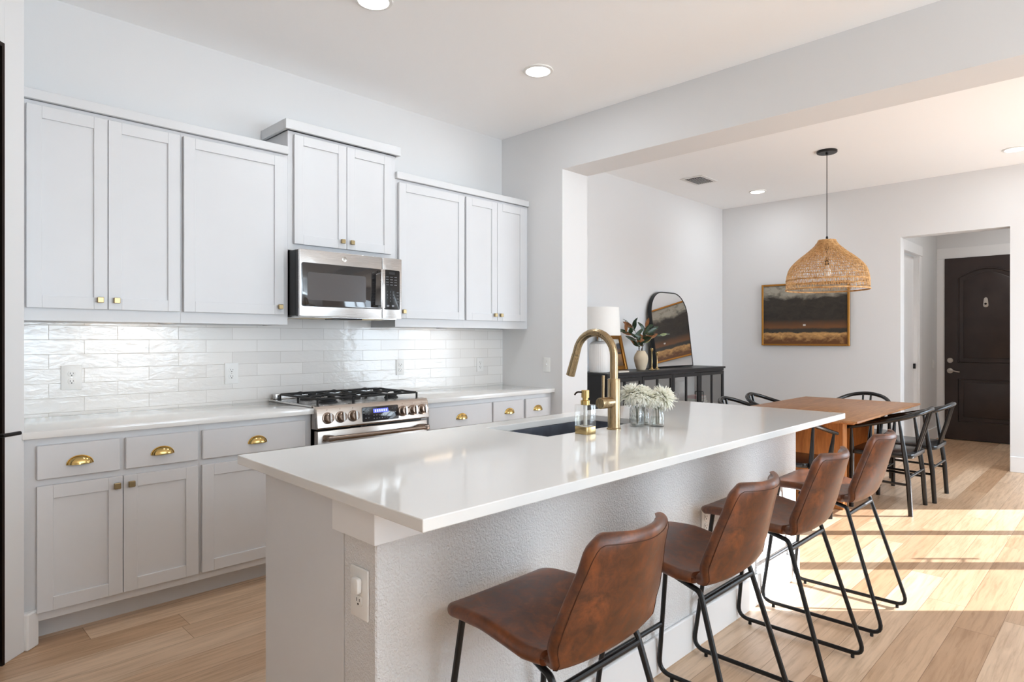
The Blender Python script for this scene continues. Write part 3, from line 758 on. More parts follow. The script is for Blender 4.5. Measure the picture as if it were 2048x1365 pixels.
# sink: open basin hung below the slab
sk = MB()
def basin(mb, x0, x1, y0, y1, z0, z1, th):
    mb.box(x0, x1, y0, y0+th, z0, z1).box(x0, x1, y1-th, y1, z0, z1).box(x0, x0+th, y0+th, y1-th, z0, z1).box(x1-th, x1, y0+th, y1-th, z0, z1).box(x0, x1, y0, y1, z0-th, z0)
t = thing('sink', 'dark grey undermount sink set in the island countertop', 'sink', ((SX0+SX1)/2, (SY0+SY1)/2, .884))
basin(sk, SX0-.006, SX1+.006, SY0-.006, SY1+.006, .70, .884, .012); sk.build('basin', 'sink_dark', t, smooth=0)
MB().lathe([(.045, .701), (.045, .704), (.03, .702), (0, .702)], ((SX0+SX1)/2, (SY0+SY1)/2, 0), 24).build('drain', 'nickel', t)

outlet('white outlet with a white plug on the near end of the island', IX0-.0002, 1.398, .659, -PI/2, w=.079, h=.128, plug=True)
outlet('white outlet on the island wall behind the stools', 2.530, IYS-.0002, .513, 0)

# ------------------------------------------------------------------ faucet, soap dispenser, bud vases
fx_, fy_ = 2.244, 1.602
t = thing('faucet', 'brushed brass gooseneck faucet standing beside the island sink', 'faucet', (fx_, fy_, CT))
MB().lathe([(.031, 0), (.031, .006), (.027, .008), (.027, .215), (.0255, .218)], (fx_, fy_, CT), 28).build('faucet_body', 'faucet_brass', t)
path = [(fx_, fy_, CT+.21), (fx_, fy_, CT+.315)]
R_ = .103
for k in range(1, 15):
    q = PI*k/14*.93; path.append((fx_, fy_+R_-R_*math.cos(q), CT+.315+R_*math.sin(q)))
last = Vector(path[-1]); dirv = (Vector(path[-1])-Vector(path[-2])).normalized()
path.append(tuple(last+dirv*.02))
MB().tube(path, .0175, 16).build('spout', 'faucet_brass', t)
h0 = last+dirv*.021
hd = MB().tube([h0, h0+dirv*.10], [.0185, .0205], 16)
sh = hd.build('spray_head', 'faucet_brass', t)
MB().tube([h0+Vector((-.0, .017, 0))+dirv*.035, h0+Vector((0, .019, 0))+dirv*.08], .006, 8).build('spray_button', 'faucet_brass', sh)
MB().lathe([(.023, .02), (.023, .055)], (fx_, fy_, CT+.118), 20, '-x').lathe([(.024, .057), (.024, .098), (.022, .101), (0, .101)], (fx_, fy_, CT+.118), 20, '-x').build('valve', 'faucet_brass', t)
MB().tube([(fx_-.078, fy_, CT+.13), (fx_-.078, fy_-.001, CT+.235)], .006, 10).build('lever', 'faucet_brass', t)

sx_, sy_ = 2.058, 1.612
t = thing('soap_dispenser', 'clear square soap dispenser with gold pump beside the faucet', 'dispenser', (sx_, sy_, CT))
def sq(w, r): return rrect(w, w, r, 4)
MB().prism(sq(.064, .006), .031, Matrix.Translation((sx_, sy_, CT)), .002).build('base', 'brass', t)
MB().prism(sq(.064, .004), .088, Matrix.Translation((sx_, sy_, CT+.0312)), .002).build('bottle', 'clear_glass', t)
MB().prism(sq(.052, .004), .038, Matrix.Translation((sx_, sy_, CT+.034))).build('soap', 'soap_liquid', t)
MB().lathe([(.008, .034), (.008, .12)], (sx_, sy_, CT), 12).build('dip_tube', 'plastic_white', t)
pmp = MB().lathe([(.019, .119), (.019, .136), (.012, .138), (.012, .147), (.0165, .148), (.0165, .177), (.015, .179), (0, .179)], (sx_, sy_, CT), 24).build('pump', 'brass_bright', t)
MB().tube(fillet([(sx_, sy_, CT+.170), (sx_-.02, sy_+.028, CT+.171), (sx_-.026, sy_+.036, CT+.158)], .01, 4), .0035, 8).build('nozzle', 'bronze_dark', pmp)

def bud_vase(label, x, y, prof, ribs=0):
    t = thing('bud_vase', label, 'vase', (x, y, CT), 0, 'glass bud vases on the island')
    n = len(prof); outer = [(r, h) for r, h in prof]
    inner = [(max(r-.003, .002), max(h, .008)) for r, h in prof][::-1]
    b = MB().lathe(outer+inner, (x, y, CT), 28)
    if ribs:
        for k in range(ribs):
            for sgn in (1, -1):
                pts = []
                for j in range(9):
                    f = j/8; h = .006+f*(prof[-3][1]-.012); 
                    rr = None
                    for (r0, h0), (r1, h1) in zip(prof, prof[1:]):
                        if h0 <= h <= h1 and h1 > h0: rr = r0+(r1-r0)*(h-h0)/(h1-h0)
                    if rr is None: rr = prof[2][0]
                    q = 2*PI*k/ribs+sgn*f*1.5; pts.append((x+rr*math.cos(q), y+rr*math.sin(q), CT+h))
                b.tube(pts, .0011, 4)
    b.build('glass_body', 'clear_glass', t)
    hw = prof[2][1]+(prof[-3][1]-prof[2][1])*.45
    wt = [(prof[0][0]-.004, .0085), (prof[2][0]-.0035, prof[2][1]+.004), (prof[2][0]-.0035, hw)]
    MB().lathe(wt, (x, y, CT), 24).build('water', 'water', t)
    return t
bud_vase('cut glass bud vase with diamond pattern, nearest the faucet', 2.392, 1.583, [(.028, 0), (.031, .003), (.034, .010), (.034, .070), (.028, .088), (.022, .094), (.024, .104)], 16)
bud_vase('plain clear bud vase with white flowers, right of the cut glass one', 2.455, 1.518, [(.029, 0), (.031, .003), (.0315, .012), (.030, .055), (.022, .078), (.014, .090), (.016, .100)])
bud_vase('small clear bud vase standing behind the other two', 2.462, 1.592, [(.022, 0), (.024, .003), (.025, .010), (.025, .050), (.018, .066), (.013, .074), (.015, .084)])
def mum(label, x, y, z, foot, r=.05, tilt=(0, 0), core=True):
    t = thing('chrysanthemum', label, 'flower', foot, 0, 'white chrysanthemums on the island')
    c = Vector((x, y, z)); mt = Matrix.Translation(c) @ Matrix.Rotation(tilt[0], 4, 'X') @ Matrix.Rotation(tilt[1], 4, 'Y')
    pb = MB()
    rnd = random.Random(label)
    for ringi, (cnt, el, L) in enumerate(((18, 80, .62), (30, 64, .78), (40, 47, .90), (48, 28, 1.0), (50, 9, 1.03), (46, -10, 1.05), (40, -30, 1.0), (30, -50, .88))):
        for k in range(cnt):
            q = 2*PI*(k+rnd.random()*.6)/cnt+ringi*.4; e = math.radians(el+rnd.uniform(-9, 9)); l_ = r*L*rnd.uniform(.88, 1.1)
            d = Vector((math.cos(q)*math.cos(e), math.sin(q)*math.cos(e), math.sin(e)))
            side = Vector((-math.sin(q), math.cos(q), 0)); up = d.cross(side)
            curl = rnd.uniform(-.1, .35)
            pts = []
            for f, w in ((.12, .25), (.45, .8), (.8, 1.0), (1.0, .35)):
                p = d*l_*f+Vector((0, 0, -1))*l_*curl*f*f*(1 if el < 50 else -.3)
                ww_ = .0046*w*(r/.05)
                pts.append((p-side*ww_, p+side*ww_, p+up*ww_*.45))
            vv = []; ff = []
            for a_, b_, m__ in pts: vv += [mt @ a_, mt @ m__, mt @ b_]
            for i in range(3):
                for j in range(2): ff.append((i*3+j, i*3+j+1, (i+1)*3+j+1, (i+1)*3+j))
            pb.add(vv, ff)
    pb.build('petals', 'petal', t, smooth=60)
    if core:
        cm = MB().lathe([(.010, .3*r), (.011, .42*r), (.006, .52*r), (0, .54*r)], (0, 0, 0), 12); 
        MB().add([mt @ Vector(v) for v in cm.v], cm.f).build('flower_centre', 'petal_core', t)
    f_ = Vector(foot)
    nk = Vector((f_.x+(c.x-f_.x)*.18, f_.y+(c.y-f_.y)*.18, CT+.085))
    MB().tube(catmull([f_, nk, c], 6), .0024, 6).build('stem', 'stem_green', t)
mum('large white chrysanthemum in the cut glass vase, leaning left', 2.372, 1.600, CT+.146, (2.396, 1.586, CT+.012), .056, (-.25, -.25))
mum('white chrysanthemum with a green centre, above the cut glass vase', 2.402, 1.560, CT+.142, (2.388, 1.579, CT+.012), .052, (.45, .1))
mum('white chrysanthemum with drooping petals in the plain clear vase', 2.482, 1.503, CT+.128, (2.457, 1.516, CT+.012), .060, (.55, .55))
mum('small white chrysanthemum leaning left from the plain clear vase', 2.436, 1.535, CT+.126, (2.452, 1.521, CT+.012), .046, (.1, -.4))
mum('white chrysanthemum at the back, in the small vase behind', 2.470, 1.590, CT+.126, (2.463, 1.592, CT+.011), .042, (0, .2))

# ------------------------------------------------------------------ counter stools
def shell_rows():
    P = [(.247, .580), (.235, .5885), (.19, .594), (.10, .590), (.02, .578), (-.05, .566), (-.105, .562), (-.145, .574), (-.172, .604), (-.193, .655), (-.213, .722), (-.236, .800), (-.256, .872)]
    c = catmull([(0, p[0], p[1]) for p in P], 8)
    # resample by arc length
    L = [0]
    for a_, b_ in zip(c, c[1:]): L.append(L[-1]+(b_-a_).length)
    tot = L[-1]
    def at(s):
        s = max(0, min(tot, s))
        for i in range(len(c)-1):
            if L[i+1] >= s: f = (s-L[i])/(L[i+1]-L[i]+1e-9); return c[i]+(c[i+1]-c[i])*f
        return c[-1]
    js = L[6*8]
    return at, tot, js
AT, TOT, JS = shell_rows()
def interp(x, pts):
    for (a_, va), (b_, vb) in zip(pts, pts[1:]):
        if x <= b_: f = (x-a_)/(b_-a_); f = max(0, f); return va+(vb-va)*f
    return pts[-1][1]
def shell_point(s, u):
    """s arc length from the front lip, u in -1..1"""
    p = AT(s); e = .0015
    w = interp(s, [(0, .198), (.12, .206), (.30, .203), (JS, .180), (JS+.04, .194), (JS+.10, .206), (JS+.15, .203), (JS+.22, .184), (JS+.28, .164), (TOT, .154)])
    rf, rt = .050, .045
    if s < rf: w = w-rf+math.sqrt(max(0, rf*rf-(rf-s)**2))
    d = TOT-s
    if d < rt: w = w-rt+math.sqrt(max(0, rt*rt-(rt-d)**2))
    k = max(0, min(1, (s-JS)/.12)); k = k*k*(3-2*k)
    au = abs(u)
    y = p.y+.050*k*au**1.8
    z = p.z+(1-k)*.016*au**3*max(0, min(1, s/.15))
    # top edge dips to a soft saddle
    return Vector((u*w, y, z))
def shell_part(s0, s1, lip0, lip1, parent, name):
    T = .034; ev = .026; us = []
    E = .10
    for k in range(7): q = PI/2*k/6; us.append(-(1-E)-E*math.cos(q))
    for k in range(1, 14): us.append(-(1-E)+2*(1-E)*k/14)
    for k in range(7): q = PI/2*(1-k/6); us.append((1-E)+E*math.cos(q))
    ss = []
    if lip0: ss += [s0+ev*(1-math.cos(PI/2*k/6)) for k in range(6)]; a0 = s0+ev
    else: a0 = s0
    if lip1: b0 = s1-ev
    else: b0 = s1
    n = max(6, int((b0-a0)/.014))
    ss += [a0+(b0-a0)*k/n for k in range(n+1)]
    if lip1: ss += [s1-ev*(1-math.cos(PI/2*k/6)) for k in range(5, -1, -1)]
    nu = len(us); vs = []; up = []; dn = []
    for s in ss:
        hv = 1.0
        if lip0 and s < s0+ev: hv = math.sqrt(max(0, 1-(1-(s-s0)/ev)**2))
        if lip1 and s > s1-ev: hv = math.sqrt(max(0, 1-(1-(s1-s)/ev)**2))
        ru, rd = [], []
        for u in us:
            hu = 1.0; au = abs(u)
            if au > 1-E: hu = math.sqrt(max(0, 1-((au-(1-E))/E)**2))
            p = shell_point(s, u)
            ds = shell_point(min(TOT, s+.003), u*.999)-shell_point(max(0, s-.003), u*.999)
            uu = max(-.93, min(.93, u)); du = shell_point(s, uu+.03)-shell_point(s, uu-.03)
            nn = du.cross(ds)
            nn = nn.normalized() if nn.length > 1e-9 else Vector((0, 0, 1))
            if nn.z < 0 and s < JS: nn = -nn
            h = T/2*hu*hv
            ru.append(p+nn*h); rd.append(p-nn*h)
        up.append(ru); dn.append(rd)
    fs = []; ns = len(ss)
    for r in up: vs += r
    for r in dn: vs += r
    o = ns*nu
    for i in range(ns-1):
        for j in range(nu-1):
            a_, b_, c_, d_ = i*nu+j, i*nu+j+1, (i+1)*nu+j+1, (i+1)*nu+j
            fs.append((a_, b_, c_, d_)); fs.append((o+d_, o+c_, o+b_, o+a_))
    if not lip0:
        for j in range(nu-1): fs.append((j+1, j, o+j, o+j+1))
    if not lip1:
        q = (ns-1)*nu
        for j in range(nu-1): fs.append((q+j, q+j+1, o+q+j+1, o+q+j))
    return MB().add(vs, fs).build(name, 'leather', parent, smooth=50, world=False), dn
def make_stool():
    t = thing('counter_stool', 'x', 'stool', (0, 0, 0), 0, 'brown leather counter stools along the island')
    shell_part(0, JS, True, False, t, 'seat')
    bk, _ = shell_part(JS, TOT, False, True, t, 'backrest')
    # stitched seam round the outer face of the back
    pts = []
    def outer(s, u, off=.0172):
        p = shell_point(s, u); ds = shell_point(s+.003, u)-shell_point(s-.003, u); du = shell_point(s, u+.02)-shell_point(s, u-.02)
        n = du.cross(ds).normalized()
        if n.y > 0: n = -n
        return p+n*off
    for k in range(14): pts.append(outer(JS+.02+(TOT-.10-JS-.02)*k/13, -.93))
    for k in range(1, 6): q = PI/2*k/6; pts.append(outer(TOT-.10+.078*math.sin(q), -.93+.10*(1-math.cos(q))))
    for k in range(0, 13): pts.append(outer(TOT-.020, -.80+1.60*k/12))
    for k in range(5, 0, -1): q = PI/2*k/6; pts.append(outer(TOT-.10+.078*math.sin(q), .93-.10*(1-math.cos(q))))
    for k in range(13, -1, -1): pts.append(outer(JS+.02+(TOT-.10-JS-.02)*k/13, .93))
    MB().tube(pts, .0010, 5).build('stitched_seam', 'thread', bk, world=False)
    R = .0088
    for s in (-1, 1):
        loop = [(s*.166, .196, .578), (s*.207, .262, .0205), (s*.207, -.272, .0205), (s*.168, -.112, .537), (s*.125, .06, .564)]
        MB().tube(fillet(loop, [.03, .055, .055, .016, .03], 6), R, 10).build('side_frame', 'black_metal', t, world=False)
        for y in (-.225, .205): MB().lathe([(.007, 0), (.007, .0125)], (s*.207, y, 0), 10).build('foot_pad', 'rubber', t, world=False)
    MB().tube([(-.169, -.120, .507), (.169, -.120, .507)], R, 10).build('rear_crossbar', 'black_metal', t, world=False)
    MB().tube([(-.150, .10, .562), (.150, .10, .562)], R, 10).build('front_crossbar', 'black_metal', t, world=False)
    MB().tube([(-.194, .241, .215), (.194, .241, .215)], R, 10).build('footrest', 'black_metal', t, world=False)
    return t
st0 = make_stool()
SL = ['brown leather counter stool closest to the viewer, cut by the bottom edge', 'brown leather counter stool second from the viewer, in front of the island outlet',
      'brown leather counter stool third from the viewer, beside the sun patch', 'brown leather counter stool farthest from the viewer, at the dining end of the island']
for i, c_ in enumerate((1.243, 1.925, 2.607, 3.282)):
    o = st0 if i == 0 else copy_tree(st0)
    o.location = (c_, 1.05, 0); o['label'] = SL[i]

# ------------------------------------------------------------------ dining table and chairs
TX0, TX1, TY0, TY1 = 4.69, 6.45, 1.345, 2.315
t = thing('dining_table', 'wooden dining table in front of the hall doorway', 'table', ((TX0+TX1)/2, (TY0+TY1)/2, 0))
MB().box(TX0, TX1, TY0, TY1, .727, .743, .004, 2).build('tabletop', 'table_wood', t)
MB().box(TX0+.035, TX1-.035, TY0+.035, TY1-.035, .715, .7265, .003).box(TX0+.30, TX1-.30, TY0+.25, TY1-.25, .69, .7145, .003).build('underframe', 'pedestal_wood', t)
for x_ in (5.19, 5.90):
    MB().box(x_, x_+.09, 1.587, 2.075, 0, .6895, .004).build('pedestal', 'pedestal_wood', t)
MB().box(5.28, 5.90, 1.80, 1.86, .25, .52, .004).build('stretcher', 'pedestal_wood', t)

def make_chair():
    t = thing('dining_chair', 'x', 'chair', (0, 0, 0), 0, 'black wooden dining chairs round the table')
    half = [(.262, .235, .618), (.257, .10, .648), (.242, -.07, .692), (.205, -.185, .728), (.125, -.262, .762), (0, -.290, .780)]
    pts = half+[(-p[0], p[1], p[2]) for p in half[-2::-1]]
    cr = catmull(pts, 7); n = len(cr)
    rad = [.0135+.004*math.sin(PI*i/(n-1)) for i in range(n)]
    MB().tube(cr, rad, 12).build('armrest_rail', 'black_paint', t, world=False)
    seat = [(-.245, .215), (.245, .215), (.232, .0), (.205, -.215), (-.205, -.215), (-.232, .0)]
    rs = [p.to_2d() for p in fillet([(p[0], p[1], 0) for p in seat], [.05, .05, .02, .05, .05, .02], 4, True)]
    MB().prism(rs, .034, Matrix.Translation((0, 0, .418)), .006).build('seat', 'black_paint', t, world=False)
    for s in (-1, 1):
        MB().tube([(s*.225, -.205, 0), (s*.222, -.19, .25), (s*.222, -.165, .45), (s*.223, -.13, .698)], [.0165, .0175, .017, .009], 10).build('rear_leg', 'black_paint', t, world=False)
        MB().tube([(s*.228, .195, 0), (s*.226, .192, .43), (s*.238, .19, .50), (s*.258, .185, .628)], [.0165, .018, .016, .008], 10).build('front_leg', 'black_paint', t, world=False)
        MB().tube([(s*.226, .193, .235), (s*.222, -.192, .225)], .0095, 8).build('side_stretcher', 'black_paint', t, world=False)
        MB().tube([(s*.030, -.195, .448), (s*.032, -.245, .615), (s*.034, -.284, .772)], .0125, 8, flat=.75).build('back_slat', 'black_paint', t, world=False)
    MB().tube([(-.226, .192, .20), (.226, .192, .20)], .0095, 8).build('front_stretcher', 'black_paint', t, world=False)
    MB().tube([(-.222, -.192, .28), (.222, -.192, .28)], .0095, 8).build('rear_stretcher', 'black_paint', t, world=False)
    return t
ch0 = make_chair()
CHS = [(5.585, 1.385, 0, 'black wooden dining chair on the sunny side of the table, nearer the stools'),
      (6.15, 1.345, 0, 'black wooden dining chair on the sunny side of the table, nearer the front door'),
      (5.32, 2.325, PI, 'black wooden dining chair by the sideboard, left of the two there'),
      (5.885, 2.335, PI, 'black wooden dining chair by the sideboard, right of the two there'),
      (6.50, 1.86, PI/2, 'black wooden dining chair at the far end of the table under the painting wall'),
      (4.69, 1.81, -PI/2, 'black wooden dining chair at the near end of the table, behind the island corner')]
for i, (x_, y_, r_, lb) in enumerate(CHS):
    o = ch0 if i == 0 else copy_tree(ch0)
    o.location = (x_, y_, 0); o.rotation_euler = (0, 0, r_); o['label'] = lb

# ------------------------------------------------------------------ sideboard and what stands on it
BX0, BX1, BY0, BY1, BZ = 4.775, 7.10, 3.485, 3.862, .985
t = thing('sideboard', 'long black metal sideboard with glass doors against the dining wall', 'sideboard', ((BX0+BX1)/2, BY1, 0))
MB().box(BX0-.015, BX1+.015, BY0-.015, BY1, BZ-.022, BZ, .003).build('top', 'sideboard_black', t)
MB().box(BX0, BX0+.025, BY0+.02, BY1, .08, BZ-.0225).box(BX1-.025, BX1, BY0+.02, BY1, .08, BZ-.0225).box(BX0+.025, BX1-.025, BY0+.02, BY1, .08, .105).box((BX0+BX1)/2-.012, (BX0+BX1)/2+.012, BY0+.02, BY1, .105, BZ-.0225).box(BX0, BX1, BY0+.001, BY0+.02, BZ-.05, BZ-.0225).build('carcass', 'sideboard_black', t)
MB().box(BX0+.025, BX1-.025, BY0+.04, BY1-.02, .54, .555).build('shelf', 'sideboard_black', t)
MB().box(BX0+.025, BX1-.025, BY1-.008, BY1-.001, .105, BZ-.0225).build('back_panel', 'lamp_ceramic', t)
for x_ in (BX0+.02, BX1-.06):
    for y_ in (BY0+.03, BY1-.06): MB().box(x_, x_+.04, y_, y_+.04, 0, .08).build('leg', 'sideboard_black', t)
dw = (BX1-BX0)/4
for k in range(4):
    p, q = BX0+k*dw+.004, BX0+(k+1)*dw-.004; z0, z1 = .09, BZ-.053; fw = .036
    d = MB().box(p, p+fw, BY0-.004, BY0+.018, z0, z1, .002).box(q-fw, q, BY0-.004, BY0+.018, z0, z1, .002).box(p+fw, q-fw, BY0-.004, BY0+.018, z0, z0+fw, .002).box(p+fw, q-fw, BY0-.004, BY0+.018, z1-fw, z1, .002).box((p+q)/2-.014, (p+q)/2+.014, BY0-.002, BY0+.016, z0+fw, z1-fw, .002).build('door', 'sideboard_black', t)
    MB().box(p+fw-.004, q-fw+.004, BY0+.006, BY0+.009, z0+fw-.004, z1-fw+.004).build('pane', 'pane_glass', d)
    hx = q-.018 if k % 2 == 0 else p+.018
    MB().tube(fillet([(hx, BY0-.004, .60), (hx, BY0-.03, .60), (hx, BY0-.03, .72), (hx, BY0-.004, .72)], .012, 4), .005, 8).build('handle', 'sideboard_black', d)
# things behind the glass
def books(x, y, z):
    for i, (m_, w, d_, h, lb) in enumerate((('book_white', .23, .17, .035, 'thick white book at the bottom of the pile behind the sideboard glass'), ('book_tan', .21, .16, .028, 'tan book in the middle of the pile behind the sideboard glass'), ('book_red', .20, .155, .032, 'red book on top of the pile behind the sideboard glass'))):
        tt = thing('book', lb, 'book', (x, y, z), 0, 'books behind the sideboard glass')
        MB().box(x-w/2, x+w/2, y-d_/2, y+d_/2, z, z+.003).box(x-w/2, x+w/2, y-d_/2, y+d_/2, z+h-.003, z+h).box(x-w/2, x-w/2+.003, y-d_/2, y+d_/2, z, z+h).build('cover', m_, tt)
        MB().box(x-w/2+.003, x+w/2-.004, y-d_/2+.003, y+d_/2-.003, z+.003, z+h-.003).build('pages', 'book_white', tt)
        z += h+.0005
books(6.74, 3.65, .5555)
t = thing('table_lamp', 'tiny white table lamp behind the sideboard glass', 'lamp', (6.36, 3.66, .5555))
MB().lathe([(.05, 0), (.05, .008), (.012, .02), (.008, .15)], (6.36, 3.66, .5555), 20).build('lamp_base', 'nickel', t)
MB().lathe([(.085, .15), (.068, .28), (.066, .28), (.083, .15)], (6.36, 3.66, .5555), 28).build('lamp_shade', 'lampshade_white', t)

t = thing('table_lamp', 'large white ribbed table lamp at the left end of the sideboard', 'lamp', (4.905, 3.67, BZ))
rb = []
prof = [(.06, 0), (.094, .004), (.098, .02), (.099, .24), (.094, .275), (.07, .295), (.02, .302), (.012, .34)]
seg = 72; vs = []; fs = []
for r_, h_ in prof:
    for k in range(seg): q = 2*PI*k/seg; rr = r_*(1+.016*(k % 2)); vs.append((4.905+rr*math.cos(q), 3.67+rr*math.sin(q), BZ+h_))
for i in range(len(prof)-1):
    for k in range(seg): fs.append((i*seg+k, i*seg+(k+1) % seg, (i+1)*seg+(k+1) % seg, (i+1)*seg+k))
fs.append(tuple(range(seg-1, -1, -1)))
MB().add(vs, fs).build('lamp_base', 'lamp_ceramic', t, smooth=20)
MB().lathe([(.200, .355), (.185, .625), (.182, .625), (.197, .355)], (4.905, 3.67, BZ), 40).build('lamp_shade', 'lampshade_white', t)
tt = thing('book', 'thin pale book lying on the sideboard in front of the small framed picture', 'book', (5.02, 3.60, BZ))
MB().box(4.98, 5.16, 3.50, 3.585, BZ+.0005, BZ+.003).box(4.98, 5.16, 3.50, 3.585, BZ+.012, BZ+.0145).box(4.98, 4.983, 3.50, 3.585, BZ+.0005, BZ+.0145).build('cover', 'book_tan', tt)
MB().box(4.983, 5.157, 3.503, 3.582, BZ+.003, BZ+.012).build('pages', 'book_white', tt)
# leaning pictures / mirror share one tilted frame helper
def lean(x, y, z, ang): return Matrix.Translation((x, y, z)) @ Matrix.Rotation(-ang, 4, 'X')
t = thing('picture_frame', 'small gold framed landscape leaning on the wall beside the table lamp', 'picture', (5.29, 3.75, BZ))
m4 = lean(5.29, 3.765, BZ+.001, .24)
w_, h_, fw = .40, .37, .045
MB().box(-w_/2, -w_/2+fw, -.03, 0, 0, h_, .008, 2, mat=m4).box(w_/2-fw, w_/2, -.03, 0, 0, h_, .008, 2, mat=m4).box(-w_/2+fw*.6, w_/2-fw*.6, -.028, 0, 0, fw, .008, 2, mat=m4).box(-w_/2+fw*.6, w_/2-fw*.6, -.028, 0, h_-fw, h_, .008, 2, mat=m4).build('frame', 'gold_leaf', t)
MB().box(-w_/2+fw-.006, w_/2-fw+.006, -.012, -.006, fw-.006, h_-fw+.006, mat=m4).build('canvas', 'canvas_small', t)
t = thing('mirror', 'black framed arched mirror leaning on the wall above the sideboard', 'mirror', (6.43, 3.79, BZ))
m4 = lean(6.43, 3.775, BZ+.003, .12) @ Matrix.Rotation(PI/2, 4, 'X')
mw, mh, mr = .80, .86, .27
arch = [(-mw/2, 0), (mw/2, 0)]
for k in range(13): q = PI/2*k/12; arch.append((mw/2-mr+mr*math.cos(q), mh-mr+mr*math.sin(q)))
for k in range(13): q = PI/2+PI/2*k/12; arch.append((-mw/2+mr+mr*math.cos(q), mh-mr+mr*math.sin(q)))
def inset(poly, d):
    out = []; n = len(poly)
    for i in range(n):
        a_, b_, c_ = Vector(poly[i-1]), Vector(poly[i]), Vector(poly[(i+1) % n])
        n1 = Vector((-(b_-a_).y, (b_-a_).x)); n2 = Vector((-(c_-b_).y, (c_-b_).x))
        n1 = n1.normalized() if n1.length > 1e-9 else n2.normalized(); n2 = n2.normalized() if n2.length > 1e-9 else n1
        nn = (n1+n2).normalized(); out.append(tuple(b_+nn*d/max(.3, nn.dot(n1))))
    return out
inn = inset(arch, .012); n_ = len(arch)
vs = [m4 @ Vector((p[0], p[1], z)) for z in (0, .042) for p in arch]+[m4 @ Vector((p[0], p[1], z)) for z in (0, .042) for p in inn]
fs = []
for i in range(n_):
    j = (i+1) % n_
    fs += [(i, j, n_+j, n_+i), (3*n_+i, 3*n_+j, 2*n_+j, 2*n_+i), (n_+i, n_+j, 3*n_+j, 3*n_+i), (i, 2*n_+i, 2*n_+j, j)]
MB().add(vs, fs).build('frame', 'black_metal', t)
MB().prism(inn, .006, m4 @ Matrix.Translation((0, 0, .034))).build('mirror_glass', 'mirror', t, smooth=0)

vx, vy = 5.605, 3.66
t = thing('vase', 'cream ceramic vase holding leafy branches on the sideboard', 'vase', (vx, vy, BZ))
MB().lathe([(.038, 0), (.044, .003), (.058, .04), (.072, .095), (.075, .125), (.066, .158), (.048, .185), (.042, .198), (.045, .202), (.039, .200), (.036, .185), (.05, .15), (.05, .05), (0, .03)], (vx, vy, BZ), 36).build('vase_body', 'cream_ceramic', t)
def leaf(mb, p, d, up, L, Wd, bend):
    d = d.normalized(); side = d.cross(up).normalized(); nn = side.cross(d).normalized()
    rows_ = []
    for f, w in ((0, .04), (.12, .45), (.32, .92), (.5, 1.0), (.7, .82), (.88, .42), (1, .03)):
        c_ = p+d*L*f+nn*(-bend*L*f*f)
        rows_.append((c_-side*Wd*w/2+nn*Wd*.12*w, c_, c_+side*Wd*w/2+nn*Wd*.12*w))
    vv = [q for r in rows_ for q in r]; ff = []
    for i in range(len(rows_)-1):
        for j in range(2): ff.append((i*3+j, i*3+j+1, (i+1)*3+j+1, (i+1)*3+j))
    mb.add(vv, ff)
rnd = random.Random(5)
BR = [((-.02, 0), (-.380, .03, .20), 'leafy branch in the cream vase reaching farthest left', 0), ((-.01, .01), (-.19, .03, .27), 'leafy branch in the cream vase, tallest of the left ones', 1), ((0, -.01), (.02, -.04, .245), 'upright leafy branch in the middle of the cream vase', 2),
      ((.01, .0), (.22, -.03, .22), 'leafy branch in the cream vase leaning right', 3), ((.015, .01), (.46, -.06, .17), 'leafy branch in the cream vase reaching over the mirror', 4), ((0, .015), (-.20, -.10, .12), 'short leafy branch with rust leaves at the front of the cream vase', 5)]
camdir = Vector((-.711, -.703, .2)).normalized()
for (ox, oy), tip, lb, kind in BR:
    t = thing('leafy_branch', lb, 'branch', (vx+ox, vy+oy, BZ+.17), 0, 'leafy branches in the cream vase')
    p0 = Vector((vx+ox*.6, vy+oy*.6, BZ+.06)); p1 = Vector((vx+ox*1.5, vy+oy*1.5, BZ+.205)); p3 = Vector((vx+tip[0]*.78, vy+tip[1]*1.2, BZ+.205+tip[2])); 
    p2 = p1*.5+p3*.5+Vector((-tip[0]*.12, 0, .05))
    st = catmull([p0, p1, p2, p3], 8)
    MB().tube(st, [.004*(1-.6*i/(len(st)-1)) for i in range(len(st))], 6).build('twig', 'stem_brown', t)
    mbs = {'leaf_green': MB(), 'leaf_rust': MB(), 'leaf_pale': MB()}
    nl = 9
    for k in range(nl):
        f = .42+.58*(k+.5)/nl; p = st[min(len(st)-1, int(f*(len(st)-1)))]
        tang = (st[min(len(st)-1, int(f*(len(st)-1)))]-st[max(0, int(f*(len(st)-1))-2)]).normalized()
        sgn = 1 if k % 2 else -1
        sidew = Vector((.70, -.71, 0))*sgn
        d = tang*.75+sidew*rnd.uniform(.5, 1.0)+Vector((rnd.uniform(-.3, .3), rnd.uniform(-.3, .3), rnd.uniform(-.1, .25)))
        if k == nl-1: d = tang
        m_ = ('leaf_rust' if (k+kind) % 3 == 1 else 'leaf_green') if kind != 4 else ('leaf_rust', 'leaf_pale', 'leaf_green')[k % 3]
        leaf(mbs[m_], p, d, camdir+Vector((rnd.uniform(-.7, .7), rnd.uniform(-.7, .7), rnd.uniform(-.5, .7))), rnd.uniform(.088, .128), rnd.uniform(.032, .046), rnd.uniform(0, .3))
    for m_, mb in mbs.items():
        if mb.v:
            o = mb.build('leaves', m_, t, smooth=60)
            if m_ == 'leaf_rust': o['label'] = 'rust brown leaves'
